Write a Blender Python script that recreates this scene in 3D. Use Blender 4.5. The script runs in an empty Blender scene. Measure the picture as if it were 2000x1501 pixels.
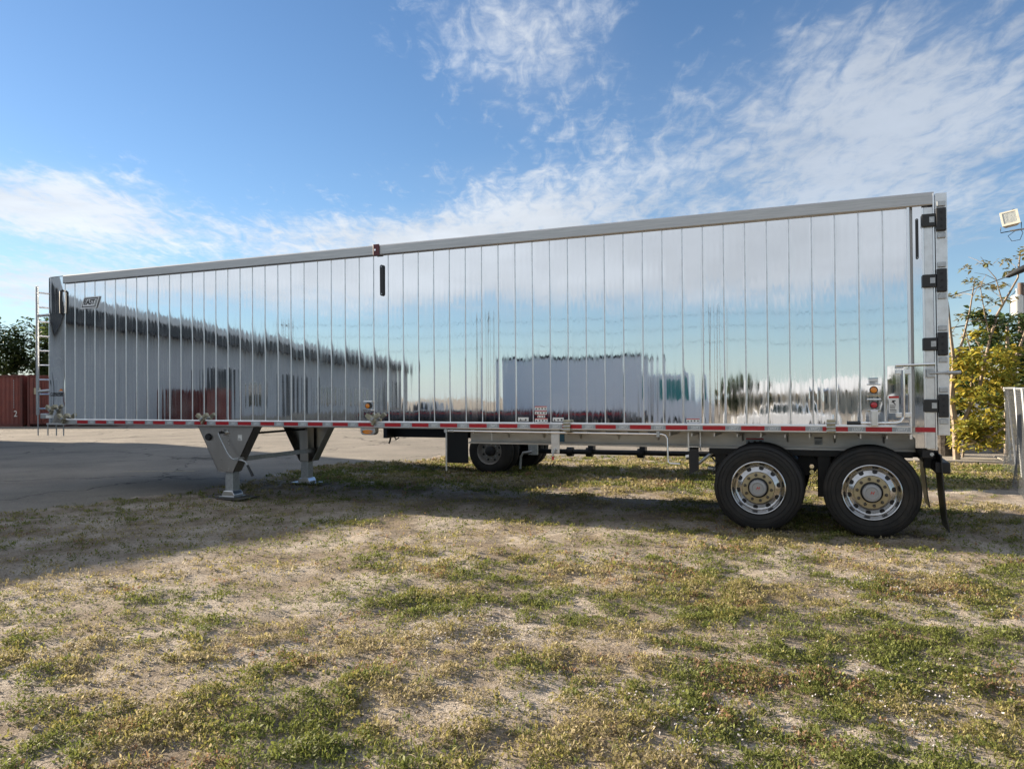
import bpy, bmesh, math, random
import numpy as np
from mathutils import Vector, Matrix
RAD = math.radians
rng = np.random.default_rng(7); random.seed(7)
sc = bpy.context.scene
C = sc.collection

# ------------------------------------------------------------------ camera
cd = bpy.data.cameras.new('camera'); cam = bpy.data.objects.new('camera', cd); C.objects.link(cam)
cd.sensor_width = 36; cd.lens = 27.0; cd.clip_start = 0.05; cd.clip_end = 4000
Rz = Matrix.Rotation(0.396620677, 3, 'Z'); Rx = Matrix.Rotation(7.18374e-03, 3, 'X'); Ry = Matrix.Rotation(1.02244602e-02, 3, 'Y')
cam.matrix_world = Matrix.Translation((13.5457, -10.2363, 1.8344)) @ (Rz @ Rx @ Ry @ Matrix.Rotation(RAD(90), 3, 'X')).to_4x4()
sc.camera = cam
# ------------------------------------------------------------------ sun, sky
SUN_EL = RAD(16.5)
S = Vector((-math.cos(SUN_EL) * math.cos(0.04), math.cos(SUN_EL) * math.sin(0.04), math.sin(SUN_EL)))
sd = bpy.data.lights.new('sun', 'SUN'); sd.energy = 5.0; sd.angle = RAD(0.55); sd.color = (1.0, 0.86, 0.68)
sun = bpy.data.objects.new('sun', sd); C.objects.link(sun)
sun.rotation_euler = (-S).to_track_quat('-Z', 'Y').to_euler(); sun.location = (-30, 5, 30)
sc.view_settings.view_transform = 'Standard'; sc.view_settings.look = 'None'; sc.view_settings.gamma = 1
sc.view_settings.exposure = 1.72
W = bpy.data.worlds.new('World'); sc.world = W; W.use_nodes = True
def build_world():
    nt = W.node_tree; N = nt.nodes; L = nt.links; N.clear()
    def M(op, a, b=None, c=None):
        n = N.new('ShaderNodeMath'); n.operation = op
        for i, v in enumerate((a, b, c)):
            if v is None: continue
            if isinstance(v, (int, float)): n.inputs[i].default_value = v
            else: L.new(v, n.inputs[i])
        return n.outputs[0]
    def SS(v, lo, hi, a=0., b=1.):
        n = N.new('ShaderNodeMapRange'); n.interpolation_type = 'SMOOTHSTEP'; L.new(v, n.inputs[0])
        for i, k in enumerate((lo, hi, a, b)): n.inputs[i + 1].default_value = k
        return n.outputs[0]
    def noise(vec, scale, detail=6, rough=.55, dist=0.):
        n = N.new('ShaderNodeTexNoise'); n.inputs['Scale'].default_value = scale; n.inputs['Detail'].default_value = detail
        n.inputs['Roughness'].default_value = rough; n.inputs['Distortion'].default_value = dist; L.new(vec, n.inputs['Vector']); return n.outputs['Fac']
    sky = N.new('ShaderNodeTexSky'); sky.sky_type = 'NISHITA'; sky.sun_disc = False
    sky.sun_elevation = SUN_EL; sky.sun_rotation = math.atan2(S.x, S.y)
    sky.air_density = 1.0; sky.dust_density = 0.15; sky.ozone_density = 4.0; sky.altitude = 0
    tc = N.new('ShaderNodeTexCoord'); g = tc.outputs['Generated']
    sp = N.new('ShaderNodeSeparateXYZ'); L.new(g, sp.inputs[0]); x, y, z = sp.outputs
    # angles of a direction: azimuth from the yard's north-west axis, elevation
    rx = M('ADD', M('MULTIPLY', x, .922), M('MULTIPLY', y, .386)); fy = M('ADD', M('MULTIPLY', x, -.386), M('MULTIPLY', y, .922))
    az = M('MULTIPLY', M('ARCTAN2', rx, fy), 57.2958); el = M('MULTIPLY', M('ARCSINE', z), 57.2958)
    den = M('ADD', M('MAXIMUM', z, 0.), .12)
    cb = N.new('ShaderNodeCombineXYZ'); L.new(M('DIVIDE', rx, den), cb.inputs[0]); L.new(M('DIVIDE', fy, den), cb.inputs[1])
    P = cb.outputs[0]
    rot = N.new('ShaderNodeMapping'); rot.inputs['Rotation'].default_value = (0, 0, RAD(38)); rot.inputs['Scale'].default_value = (2.6, .75, 1); L.new(P, rot.inputs[0])
    rot2 = N.new('ShaderNodeMapping'); rot2.inputs['Rotation'].default_value = (0, 0, RAD(-35)); rot2.inputs['Scale'].default_value = (1.7, .8, 1); L.new(P, rot2.inputs[0])
    big = noise(P, 1.15, 9, .62, .3); streak = noise(rot.outputs[0], 1.7, 9, .66, .5); ripple = noise(rot2.outputs[0], 9., 5, .6, .7); fine = noise(P, 22., 4, .6)
    cov = None
    def blob(a, e, sa, se, w, tilt=0.):
        nonlocal cov
        da = M('SUBTRACT', az, a); de = M('SUBTRACT', M('SUBTRACT', el, e), M('MULTIPLY', da, tilt))
        q = M('ADD', M('POWER', M('ABSOLUTE', M('DIVIDE', da, sa)), 2.), M('POWER', M('ABSOLUTE', M('DIVIDE', de, se)), 2.))
        v = M('MULTIPLY', M('EXPONENT', M('MULTIPLY', q, -1.)), w)
        cov = v if cov is None else M('ADD', cov, v)
    for b in BLOBS: blob(*b)
    back = M('MULTIPLY', SS(M('ABSOLUTE', az), 48., 75.), M('MULTIPLY', SS(el, 4.0, 10.), 1.2))
    cov = M('ADD', cov, back)
    n1 = M('ADD', M('MULTIPLY', big, .36), M('ADD', M('MULTIPLY', streak, .24), M('ADD', M('MULTIPLY', ripple, .30), M('MULTIPLY', fine, .10))))
    dens = SS(M('ADD', n1, M('MULTIPLY', cov, .27)), .58, .76)
    soft = M('MULTIPLY', SS(cov, .15, 1.), M('ADD', .02, M('MULTIPLY', big, .42)))
    dens = M('SUBTRACT', 1., M('MULTIPLY', M('SUBTRACT', 1., dens), M('SUBTRACT', 1., soft)))
    dens = M('MULTIPLY', dens, SS(el, -.5, 2.5))
    dt = N.new('ShaderNodeVectorMath'); dt.operation = 'DOT_PRODUCT'; L.new(g, dt.inputs[0]); dt.inputs[1].default_value = S
    glow = SS(dt.outputs['Value'], -.2, 1., .85, 1.12)
    shade = M('MULTIPLY', glow, M('ADD', .58, M('MULTIPLY', big, .80)))
    cc = N.new('ShaderNodeVectorMath'); cc.operation = 'SCALE'; cc.inputs[0].default_value = CLOUD; L.new(shade, cc.inputs['Scale'])
    mx = N.new('ShaderNodeMix'); mx.data_type = 'RGBA'; L.new(M('MULTIPLY', dens, M('SUBTRACT', SS(az, 0., 16., .93, .70), 0.)), mx.inputs['Factor']); tn = N.new('ShaderNodeVectorMath'); tn.operation = 'MULTIPLY'; L.new(sky.outputs[0], tn.inputs[0]); tn.inputs[1].default_value = (.97, 1.0, 1.03); hz = N.new('ShaderNodeMix'); hz.data_type = 'RGBA'; L.new(M('MULTIPLY', M('EXPONENT', M('DIVIDE', M('MAXIMUM', el, 0.), -4.5)), .72), hz.inputs['Factor']); L.new(tn.outputs[0], hz.inputs[6]); hz.inputs[7].default_value = (3.9, 4.6, 5.0, 1); L.new(hz.outputs[2], mx.inputs[6]); L.new(cc.outputs[0], mx.inputs[7])
    bg = N.new('ShaderNodeBackground'); bg.inputs['Strength'].default_value = 0.05; L.new(mx.outputs[2], bg.inputs[0])
    out = N.new('ShaderNodeOutputWorld'); L.new(bg.outputs[0], out.inputs[0])
CLOUD = (4.7, 5.0, 5.4)
#          az   el   s_az s_el weight tilt
BLOBS = [(-31, 12.0, 8, 2.5, .92, 0), (-10, 11.0, 12, 2.0, .80, .03), (2, 12.5, 8, 2.5, .55, .05), (-30, 6.8, 14, 1.8, .8, 0), (-28, 3.2, 14, .8, .5, 0),
         (1, 25, 8, 6, .60, 0), (22, 15, 16, 8.5, .78, 0), (30, 24, 12, 8, .34, 0), (-6, 15.5, 12, 1.6, .22, .02), (28, 9, 9, 1.2, .25, 0), (-24, 27, 4, 1.5, .3, 0)]
build_world()

# ------------------------------------------------------------------ helpers
def mat(name, col=(.5, .5, .5), rough=.5, metal=0., spec=.5, noise=None, bump=None, stretch=(1, 1, 1), coat=0., emit=None, wear=None):
    """noise=(scale, colour2, contrast lo, hi)  bump=(scale, strength)  wear=(scale, colour, lo, hi)"""
    m = bpy.data.materials.new(name); m.use_nodes = True; nt = m.node_tree; b = nt.nodes['Principled BSDF']
    b.inputs['Base Color'].default_value = (*col, 1); b.inputs['Roughness'].default_value = rough; b.inputs['Metallic'].default_value = metal
    b.inputs['Specular IOR Level'].default_value = spec; b.inputs['Coat Weight'].default_value = coat
    tc = nt.nodes.new('ShaderNodeTexCoord'); mp = nt.nodes.new('ShaderNodeMapping'); mp.inputs['Scale'].default_value = stretch
    nt.links.new(tc.outputs['Object'], mp.inputs[0])
    def nz(scale, det=6, rg=.6):
        n = nt.nodes.new('ShaderNodeTexNoise'); n.inputs['Scale'].default_value = scale; n.inputs['Detail'].default_value = det; n.inputs['Roughness'].default_value = rg
        nt.links.new(mp.outputs[0], n.inputs['Vector']); return n.outputs['Fac']
    last = None
    def mixin(src, c2, lo, hi):
        nonlocal last
        r = nt.nodes.new('ShaderNodeMapRange'); nt.links.new(src, r.inputs[0]); r.inputs[1].default_value = lo; r.inputs[2].default_value = hi
        x = nt.nodes.new('ShaderNodeMix'); x.data_type = 'RGBA'; nt.links.new(r.outputs[0], x.inputs['Factor'])
        if last is None: x.inputs[6].default_value = (*col, 1)
        else: nt.links.new(last, x.inputs[6])
        x.inputs[7].default_value = (*c2, 1); last = x.outputs[2]; nt.links.new(last, b.inputs['Base Color'])
    if noise: mixin(nz(noise[0]), noise[1], noise[2], noise[3])
    if wear: mixin(nz(wear[0], 9, .7), wear[1], wear[2], wear[3])
    if bump:
        bp = nt.nodes.new('ShaderNodeBump'); bp.inputs['Strength'].default_value = bump[1]; bp.inputs['Distance'].default_value = .02
        nt.links.new(nz(bump[0], 8, .65), bp.inputs['Height']); nt.links.new(bp.outputs[0], b.inputs['Normal'])
    if emit: b.inputs['Emission Color'].default_value = (*emit[0], 1); b.inputs['Emission Strength'].default_value = emit[1]
    return m
def vmat(name, trans=.3, rough=.6):
    m = bpy.data.materials.new(name); m.use_nodes = True; nt = m.node_tree; b = nt.nodes['Principled BSDF']; out = nt.nodes['Material Output']
    a = nt.nodes.new('ShaderNodeAttribute'); a.attribute_name = 'Col'
    nt.links.new(a.outputs['Color'], b.inputs['Base Color']); b.inputs['Roughness'].default_value = rough; b.inputs['Specular IOR Level'].default_value = .3
    t = nt.nodes.new('ShaderNodeBsdfTranslucent'); nt.links.new(a.outputs['Color'], t.inputs[0])
    mx = nt.nodes.new('ShaderNodeMixShader'); mx.inputs[0].default_value = trans
    nt.links.new(b.outputs[0], mx.inputs[1]); nt.links.new(t.outputs[0], mx.inputs[2]); nt.links.new(mx.outputs[0], out.inputs[0]); return m

class MB:
    def __init__(s): s.v = []; s.f = []
    def add(s, vs, fs):
        o = len(s.v); s.v += [tuple(p) for p in vs]; s.f += [tuple(i + o for i in f) for f in fs]; return s
    def box(s, x0, x1, y0, y1, z0, z1):
        return s.add([(x0, y0, z0), (x1, y0, z0), (x1, y1, z0), (x0, y1, z0), (x0, y0, z1), (x1, y0, z1), (x1, y1, z1), (x0, y1, z1)],
                     [(0, 3, 2, 1), (4, 5, 6, 7), (0, 1, 5, 4), (1, 2, 6, 5), (2, 3, 7, 6), (3, 0, 4, 7)])
    def obox(s, c, ax, ay, az, hx, hy, hz):
        c, ax, ay, az = Vector(c), Vector(ax).normalized() * hx, Vector(ay).normalized() * hy, Vector(az).normalized() * hz
        q = [(-1, -1, -1), (1, -1, -1), (1, 1, -1), (-1, 1, -1), (-1, -1, 1), (1, -1, 1), (1, 1, 1), (-1, 1, 1)]
        return s.add([c + ax * i + ay * j + az * k for i, j, k in q], [(0, 3, 2, 1), (4, 5, 6, 7), (0, 1, 5, 4), (1, 2, 6, 5), (2, 3, 7, 6), (3, 0, 4, 7)])
    def prism_xz(s, poly, y0, y1):
        n = len(poly)
        return s.add([(x, y0, z) for x, z in poly] + [(x, y1, z) for x, z in poly],
                     [tuple(range(n)), tuple(range(2 * n - 1, n - 1, -1))] + [(i, i + n, (i + 1) % n + n, (i + 1) % n) for i in range(n)])
    def prism_yz(s, poly, x0, x1):
        n = len(poly)
        return s.add([(x0, y, z) for y, z in poly] + [(x1, y, z) for y, z in poly],
                     [tuple(range(n)), tuple(range(2 * n - 1, n - 1, -1))] + [(i, i + n, (i + 1) % n + n, (i + 1) % n) for i in range(n)])
    def tube(s, pts, r, n=8, cap=True):
        pts = [Vector(p) for p in pts]; rs = r if isinstance(r, (list, tuple)) else [r] * len(pts)
        vs, fs, up = [], [], None
        for i, p in enumerate(pts):
            d = (pts[min(i + 1, len(pts) - 1)] - pts[max(i - 1, 0)]).normalized()
            if up is None: up = Vector((0, 0, 1)) if abs(d.z) < .9 else Vector((1, 0, 0))
            a = d.cross(up).normalized(); up = a.cross(d).normalized()
            for k in range(n): t = 2 * math.pi * k / n; vs.append(p + (a * math.cos(t) + up * math.sin(t)) * rs[i])
        for i in range(len(pts) - 1):
            for k in range(n): fs.append((i * n + k, i * n + (k + 1) % n, (i + 1) * n + (k + 1) % n, (i + 1) * n + k))
        if cap: fs += [tuple(range(n - 1, -1, -1)), tuple(range((len(pts) - 1) * n, len(pts) * n))]
        return s.add(vs, fs)
    def lathe_y(s, c, prof, n=48):
        """prof = [(radius, y offset)], revolved round an axis along y through c"""
        vs, fs = [], []
        for r, y in prof:
            for k in range(n): t = 2 * math.pi * k / n; vs.append((c[0] + r * math.cos(t), c[1] + y, c[2] + r * math.sin(t)))
        for i in range(len(prof) - 1):
            for k in range(n): fs.append((i * n + k, (i + 1) * n + k, (i + 1) * n + (k + 1) % n, i * n + (k + 1) % n))
        return s.add(vs, fs)
    def disc_y(s, c, rx, rz, y0, y1, n=20):
        return s.prism_xz([(c[0] + rx * math.cos(2 * math.pi * k / n), c[1] + rz * math.sin(2 * math.pi * k / n)) for k in range(n)], y0, y1)
    def data(s, name, m, smooth=False):
        me = bpy.data.meshes.new(name); me.from_pydata(s.v, [], s.f); me.materials.append(m)
        bm = bmesh.new(); bm.from_mesh(me); bmesh.ops.recalc_face_normals(bm, faces=bm.faces); bm.to_mesh(me); bm.free()
        if smooth:
            me.polygons.foreach_set('use_smooth', [True] * len(me.polygons)); me.set_sharp_from_angle(angle=RAD(38))
        return me
    def build(s, name, m, parent=None, smooth=False, bevel=0.):
        o = obj(name, s.data(name, m, smooth), parent)
        if bevel:
            b = o.modifiers.new('bevel', 'BEVEL'); b.width = bevel; b.segments = 2; b.limit_method = 'ANGLE'
        return o
def obj(name, me, parent=None):
    o = bpy.data.objects.new(name, me); C.objects.link(o)
    if parent is not None:
        o.parent = parent
        if parent.type == 'EMPTY': o.matrix_parent_inverse = Matrix.LocRotScale(parent.location, parent.rotation_euler, None).inverted()
    return o
def local(o):            # geometry already written in its thing's own coordinates
    o.matrix_parent_inverse = Matrix(); return o
def tag(o, label=None, cat=None, group=None, kind=None):
    for k, v in (('label', label), ('category', cat), ('group', group), ('kind', kind)):
        if v: o[k] = v
    return o
def thing(name, label, cat, loc=(0, 0, 0), rz=0., group=None):
    o = bpy.data.objects.new(name, None); C.objects.link(o); o.location = loc; o.rotation_euler = (0, 0, rz); o.empty_display_size = .3
    return tag(o, label, cat, group)
def text_mesh(txt, size, m, shear=0., ext=.0008, bold=0.):
    cu = bpy.data.curves.new('lettering', 'FONT'); cu.body = txt; cu.size = size; cu.shear = shear; cu.extrude = ext; cu.offset = bold
    cu.align_x = 'CENTER'; cu.align_y = 'CENTER'; cu.resolution_u = 3
    t = bpy.data.objects.new('lettering', cu); C.objects.link(t); bpy.context.view_layer.update()
    me = bpy.data.meshes.new_from_object(t.evaluated_get(bpy.context.evaluated_depsgraph_get())); bpy.data.objects.remove(t); me.materials.clear(); me.materials.append(m); return me
def put_text(name, me, x, y, z, parent, sx=1., rot=(90, 0, 0)):
    o = obj(name, me, parent); o.location = (x, y, z); o.rotation_euler = [RAD(a) for a in rot]; o.scale = (sx, 1, 1); return o
def hash2(ix, iy, seed):
    h = np.sin(ix * 127.1 + iy * 311.7 + seed * 74.7) * 43758.5453; return h - np.floor(h)
def vnoise(x, y, seed=0):
    ix, iy = np.floor(x), np.floor(y); fx, fy = x - ix, y - iy; fx = fx * fx * (3 - 2 * fx); fy = fy * fy * (3 - 2 * fy)
    a, b, c, d = hash2(ix, iy, seed), hash2(ix + 1, iy, seed), hash2(ix, iy + 1, seed), hash2(ix + 1, iy + 1, seed)
    return (a * (1 - fx) + b * fx) * (1 - fy) + (c * (1 - fx) + d * fx) * fy
def fbm(x, y, seed=0, oct=4):
    s, a, t = 0., 1., 0.
    for i in range(oct): s = s + a * vnoise(x * 2 ** i + 17.3 * i, y * 2 ** i - 9.1 * i, seed + i); t += a; a *= .55
    return s / t
def quads_mesh(name, P, col, m, nv=4):
    """P: (n, nv, 3) float, col: (n, 3)"""
    n = len(P); me = bpy.data.meshes.new(name); me.vertices.add(n * nv); me.vertices.foreach_set('co', P.reshape(-1).astype(np.float32))
    me.loops.add(n * nv); me.loops.foreach_set('vertex_index', np.arange(n * nv, dtype=np.int32)); me.polygons.add(n)
    me.polygons.foreach_set('loop_start', np.arange(0, n * nv, nv, dtype=np.int32))
    a = me.color_attributes.new('Col', 'FLOAT_COLOR', 'POINT'); cc = np.ones((n, nv, 4), np.float32); cc[:, :, :3] = col[:, None, :]; a.data.foreach_set('color', cc.reshape(-1))
    me.materials.append(m); me.update(); me.validate(); return me
def leaf_quads(base, yaw, pitch, length, width, droop=.0):
    """rhombic leaves from base points; arrays"""
    d = np.stack([np.cos(yaw) * np.cos(pitch), np.sin(yaw) * np.cos(pitch), np.sin(pitch)], 1); s = np.stack([-np.sin(yaw), np.cos(yaw), 0 * yaw], 1)
    roll = rng.normal(0, .5, len(yaw))[:, None]; up = np.cross(d, s); s = s * np.cos(roll) + up * np.sin(roll)
    l = length[:, None]; w = width[:, None]; mid = base + d * l * .5
    tip = base + d * l; tip[:, 2] -= droop * length
    return np.stack([base, mid + s * w * .5, tip, mid - s * w * .5], 1)

# ------------------------------------------------------------------ materials
m_mirror = mat('polished_aluminium', (.83, .84, .85), .03, 1.)
def film(m):      # road film and wipe streaks: uneven gloss, a little dust toward the rail
    nt = m.node_tree; b = nt.nodes['Principled BSDF']; tc = nt.nodes.new('ShaderNodeTexCoord'); geo = nt.nodes.new('ShaderNodeNewGeometry')
    mp = nt.nodes.new('ShaderNodeMapping'); mp.inputs['Scale'].default_value = (9, 9, .5); nt.links.new(geo.outputs['Position'], mp.inputs[0])
    n = nt.nodes.new('ShaderNodeTexNoise'); n.inputs['Scale'].default_value = 3; n.inputs['Detail'].default_value = 6; nt.links.new(mp.outputs[0], n.inputs['Vector'])
    r = nt.nodes.new('ShaderNodeMapRange'); nt.links.new(n.outputs['Fac'], r.inputs[0]); r.inputs[1].default_value = .4; r.inputs[2].default_value = .75; r.inputs[3].default_value = .02; r.inputs[4].default_value = .085; nt.links.new(r.outputs[0], b.inputs['Roughness'])
    n2 = nt.nodes.new('ShaderNodeTexNoise'); n2.inputs['Scale'].default_value = 2.2; n2.inputs['Detail'].default_value = 8; nt.links.new(geo.outputs['Position'], n2.inputs['Vector'])
    r2 = nt.nodes.new('ShaderNodeMapRange'); nt.links.new(n2.outputs['Fac'], r2.inputs[0]); r2.inputs[1].default_value = .45; r2.inputs[2].default_value = .8; r2.inputs[3].default_value = 1.; r2.inputs[4].default_value = .88; nt.links.new(r2.outputs[0], b.inputs['Metallic'])
film(m_mirror)
m_rib = mat('satin_aluminium', (.74, .75, .76), .36, 1., noise=(9, (.6, .6, .6), .4, .7))
m_brush = mat('brushed_aluminium', (.52, .515, .51), .45, 1., stretch=(.4, 6, 14), noise=(6, (.40, .40, .40), .35, .7))
m_railw = mat('bright_aluminium_rail', (.82, .82, .83), .28, 1.)
m_plate = mat('silver_plate', (.80, .81, .82), .55, .0)
m_link = mat('dull_zinc_wire', (.16, .165, .17), .65, .4)
m_gal = mat('galvanised_steel', (.50, .52, .53), .45, .85, noise=(22, (.36, .38, .40), .35, .7))
m_stain = mat('satin_stainless', (.50, .48, .46), .34, 1., stretch=(1, 1, .2), noise=(5, (.42, .40, .38), .4, .7))
m_beam = mat('dusty_aluminium_beam', (.62, .61, .59), .5, .75, noise=(4, (.48, .46, .43), .4, .7), stretch=(.5, 1, 2))
m_chrome = mat('chrome', (.85, .85, .86), .07, 1.)
m_wheel = mat('polished_alloy', (.50, .50, .51), .2, 1., noise=(7, (.34, .33, .32), .42, .72))
m_gold = mat('zinc_yellow_flange', (.42, .365, .25), .4, .8)
m_zinc = mat('olive_zinc', (.42, .39, .29), .38, .85, noise=(18, (.28, .25, .17), .45, .75))
m_nut = mat('dark_steel_nut', (.10, .09, .08), .4, .7)
m_hub = mat('grey_hub_cap', (.33, .34, .36), .42, .5)
m_rubber = mat('tyre_rubber', (.014, .014, .015), .6, 0, .35, noise=(6, (.030, .027, .024), .48, .8), bump=(60, .08))
m_tyreold = mat('dusty_tyre', (.017, .017, .017), .7, 0, .3, noise=(5, (.040, .035, .030), .45, .78), wear=(30, (.07, .06, .05), .66, .84))
m_black = mat('black_powder_coat', (.012, .013, .016), .48, 0, .4, noise=(15, (.02, .02, .022), .4, .7))
m_blackr = mat('black_plastic', (.018, .019, .021), .42)
m_navy = mat('navy_chassis_paint', (.012, .017, .032), .45, 0, .45, noise=(8, (.03, .032, .036), .55, .8))
m_maroon = mat('maroon_paint', (.10, .02, .025), .4)
m_red = mat('red_reflective_tape', (.42, .012, .02), .3, 0, .5, noise=(50, (.30, .01, .018), .4, .7))
m_grey = mat('silver_reflective_tape', (.32, .35, .38), .4, .1, noise=(50, (.26, .29, .32), .4, .7))
m_tapew = mat('white_print', (.75, .77, .78), .4)
m_white = mat('white_label', (.74, .74, .72), .5)
m_ink = mat('black_print', (.015, .015, .018), .5)
m_redp = mat('red_print', (.5, .03, .025), .5)
m_oran = mat('orange_print', (.75, .25, .04), .5)
m_blue = mat('blue_sticker', (.03, .14, .26), .4)
m_amber = mat('amber_lens', (.72, .24, .02), .18, 0, .6, coat=.5)
m_rlens = mat('red_lens', (.45, .015, .025), .18, 0, .6, coat=.5)
m_shell = mat('inner_aluminium', (.55, .55, .55), .5, .6)
m_cont = mat('container_red_paint', (.20, .060, .048), .6, 0, .3, noise=(1.6, (.15, .05, .045), .4, .7), wear=(5, (.27, .16, .13), .66, .74))
m_contd = mat('container_dark_frame', (.13, .042, .036), .65, 0, .3, noise=(3, (.09, .04, .035), .4, .7))
m_bark = mat('pale_bark', (.30, .24, .18), .8, 0, .2, noise=(9, (.18, .14, .10), .4, .7), bump=(20, .5))
m_barkd = mat('dark_bark', (.055, .047, .04), .9, 0, .2, noise=(9, (.10, .09, .08), .4, .7), bump=(14, .7))
m_conc = mat('weathered_concrete', (.36, .33, .29), .9, 0, .2, noise=(2.5, (.24, .22, .19), .35, .7), bump=(30, .35))
m_wood = mat('weathered_pole_wood', (.16, .12, .10), .85, 0, .2, noise=(5, (.10, .08, .07), .4, .7), stretch=(6, 6, .5))
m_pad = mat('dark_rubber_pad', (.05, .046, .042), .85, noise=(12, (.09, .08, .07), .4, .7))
m_tc = mat('transformer_grey', (.62, .62, .60), .45)
m_lampw = mat('cream_floodlight', (.66, .62, .52), .5, noise=(12, (.5, .46, .38), .5, .8))
m_glassl = mat('lamp_glass', (.50, .51, .47), .2, .4, bump=(14, .5))
m_wallg = mat('grey_metal_wall', (.42, .44, .47), .55, 0, .4, noise=(.8, (.35, .37, .40), .4, .7))
m_fasc = mat('pale_grey_fascia', (.58, .60, .62), .5)
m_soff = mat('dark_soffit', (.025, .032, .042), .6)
m_glass = mat('dark_window_glass', (.03, .05, .055), .06, 0, .8)
m_teal = mat('teal_windscreen', (.05, .26, .25), .08, 0, .8)
m_vwhite = mat('white_vehicle_paint', (.84, .85, .86), .3, 0, .5, coat=.4)
m_vgrey = mat('silver_vehicle_paint', (.35, .36, .37), .3, .5)
m_cream = mat('cream_house_wall', (.62, .52, .36), .7, noise=(1, (.5, .42, .3), .4, .7))
m_leaf = vmat('leaf', .38); m_grass = vmat('ground_plants', .42, .65)

# ------------------------------------------------------------------ ground
EX = np.array([(-60, -14), (-14, 1.0), (-8, 1.1), (-2.4, 1.72), (-1.46, 2.07), (.12, 2.62), (1.13, 2.73), (3.75, 2.17), (5.77, 1.96), (6.53, 3.0), (8.2, 3.9), (60, 4)])
EY = np.array([(-60, 8.2), (3.9, 8.2), (6, 9.4), (10, 10.1), (16, 10.3), (22, 11), (60, 14)])
def asph(x, y):          # >0 inside the paved area (rough signed distance)
    j = .42 * (fbm(x * .9, y * .9, 31) - .5) + .30 * (fbm(x * 4, y * 4, 32) - .5)
    a = np.interp(y, EX[:, 0], EX[:, 1]) - x; b = y - np.interp(x, EY[:, 0], EY[:, 1]); c = -13.5 - y
    return np.maximum(np.maximum(a, b), c) + j * 2
def terrain(x, y):
    h = .05 * (fbm(x / 1.6, y / 1.6, 3) - .5) + .055 * (fbm(x / .45, y / .45, 8) - .5) + .020 * (vnoise(x / .09, y / .09, 12) - .5)
    k = np.clip((asph(x, y) - 1.5 * np.clip(fbm(x / .9, y / .9, 77) - .44, -.1, .5)) / .4, 0, 1); far = np.clip((np.hypot(x - 10, y) - 22) / 20, 0, 1)
    return ((h + .022 * np.exp(-np.abs(asph(x, y)) / .3)) * (1 - k) - .03 * k) * (1 - far) - .02 * far
def axis(a, b, st, lim):
    mid = np.arange(a, b, st); lo = a - np.cumsum(st * 1.22 ** np.arange(1, 60)); hi = b + np.cumsum(st * 1.22 ** np.arange(1, 60))
    return np.concatenate([lo[lo > -lim][::-1], mid, hi[hi < lim]])
def sheet(name, X, Y, Z, m, keep=None):
    nx, ny = len(X), len(Y); gx, gy = np.meshgrid(X, Y); z = Z(gx, gy); v = np.stack([gx, gy, z], 2).reshape(-1, 3)
    i = np.arange(nx * ny).reshape(ny, nx); q = np.stack([i[:-1, :-1], i[:-1, 1:], i[1:, 1:], i[1:, :-1]], 2).reshape(-1, 4)
    if keep is not None:
        k = keep(gx, gy); kk = (k[:-1, :-1] & k[:-1, 1:] & k[1:, 1:] & k[1:, :-1]).reshape(-1); q = q[kk]
        used = np.unique(q); remap = -np.ones(nx * ny, int); remap[used] = np.arange(len(used)); v = v[used]; q = remap[q]
    me = bpy.data.meshes.new(name); me.vertices.add(len(v)); me.vertices.foreach_set('co', v.reshape(-1).astype(np.float32))
    me.loops.add(len(q) * 4); me.loops.foreach_set('vertex_index', q.reshape(-1).astype(np.int32)); me.polygons.add(len(q)); me.polygons.foreach_set('loop_start', np.arange(0, len(q) * 4, 4, dtype=np.int32))
    me.polygons.foreach_set('use_smooth', np.ones(len(q), bool)); me.materials.append(m); me.update(); me.validate(); return tag(obj(name, me), kind='structure')
m_dirt = mat('sandy_dirt', (.40, .35, .295), .95, 0, .15, noise=(1.1, (.21, .168, .125), .38, .62), wear=(42, (.10, .078, .055), .50, .68), bump=(45, 1.0))
m_asph = mat('worn_asphalt', (.255, .230, .196), .95, 0, .15, noise=(.5, (.165, .150, .130), .36, .66), wear=(45, (.34, .30, .25), .50, .68), bump=(60, .8))
def cracks(m, scale, col, width):
    nt = m.node_tree; b = nt.nodes['Principled BSDF']; src = b.inputs['Base Color'].links[0].from_socket; tc = nt.nodes.new('ShaderNodeTexCoord')
    n = nt.nodes.new('ShaderNodeTexNoise'); n.inputs['Scale'].default_value = 1.3; n.inputs['Detail'].default_value = 6; nt.links.new(tc.outputs['Object'], n.inputs['Vector'])
    a = nt.nodes.new('ShaderNodeVectorMath'); a.operation = 'MULTIPLY_ADD'; nt.links.new(n.outputs['Color'], a.inputs[0]); a.inputs[1].default_value = (1.6, 1.6, 0); nt.links.new(tc.outputs['Object'], a.inputs[2])
    v = nt.nodes.new('ShaderNodeTexVoronoi'); v.feature = 'DISTANCE_TO_EDGE'; v.inputs['Scale'].default_value = scale; nt.links.new(a.outputs[0], v.inputs['Vector'])
    r = nt.nodes.new('ShaderNodeMapRange'); nt.links.new(v.outputs['Distance'], r.inputs[0]); r.inputs[1].default_value = 0; r.inputs[2].default_value = width; r.inputs[3].default_value = .85; r.inputs[4].default_value = 0
    x = nt.nodes.new('ShaderNodeMix'); x.data_type = 'RGBA'; nt.links.new(r.outputs[0], x.inputs['Factor']); nt.links.new(src, x.inputs[6]); x.inputs[7].default_value = (*col, 1); nt.links.new(x.outputs[2], b.inputs['Base Color'])
cracks(m_asph, .22, (.05, .045, .04), .012)
sheet('ground', axis(0, 18.5, .065, 900), axis(-9.5, 9.5, .065, 900), terrain, m_dirt)
ax_, ay_ = axis(-1, 7, .11, 800), axis(-5, 12, .11, 800)
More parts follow.
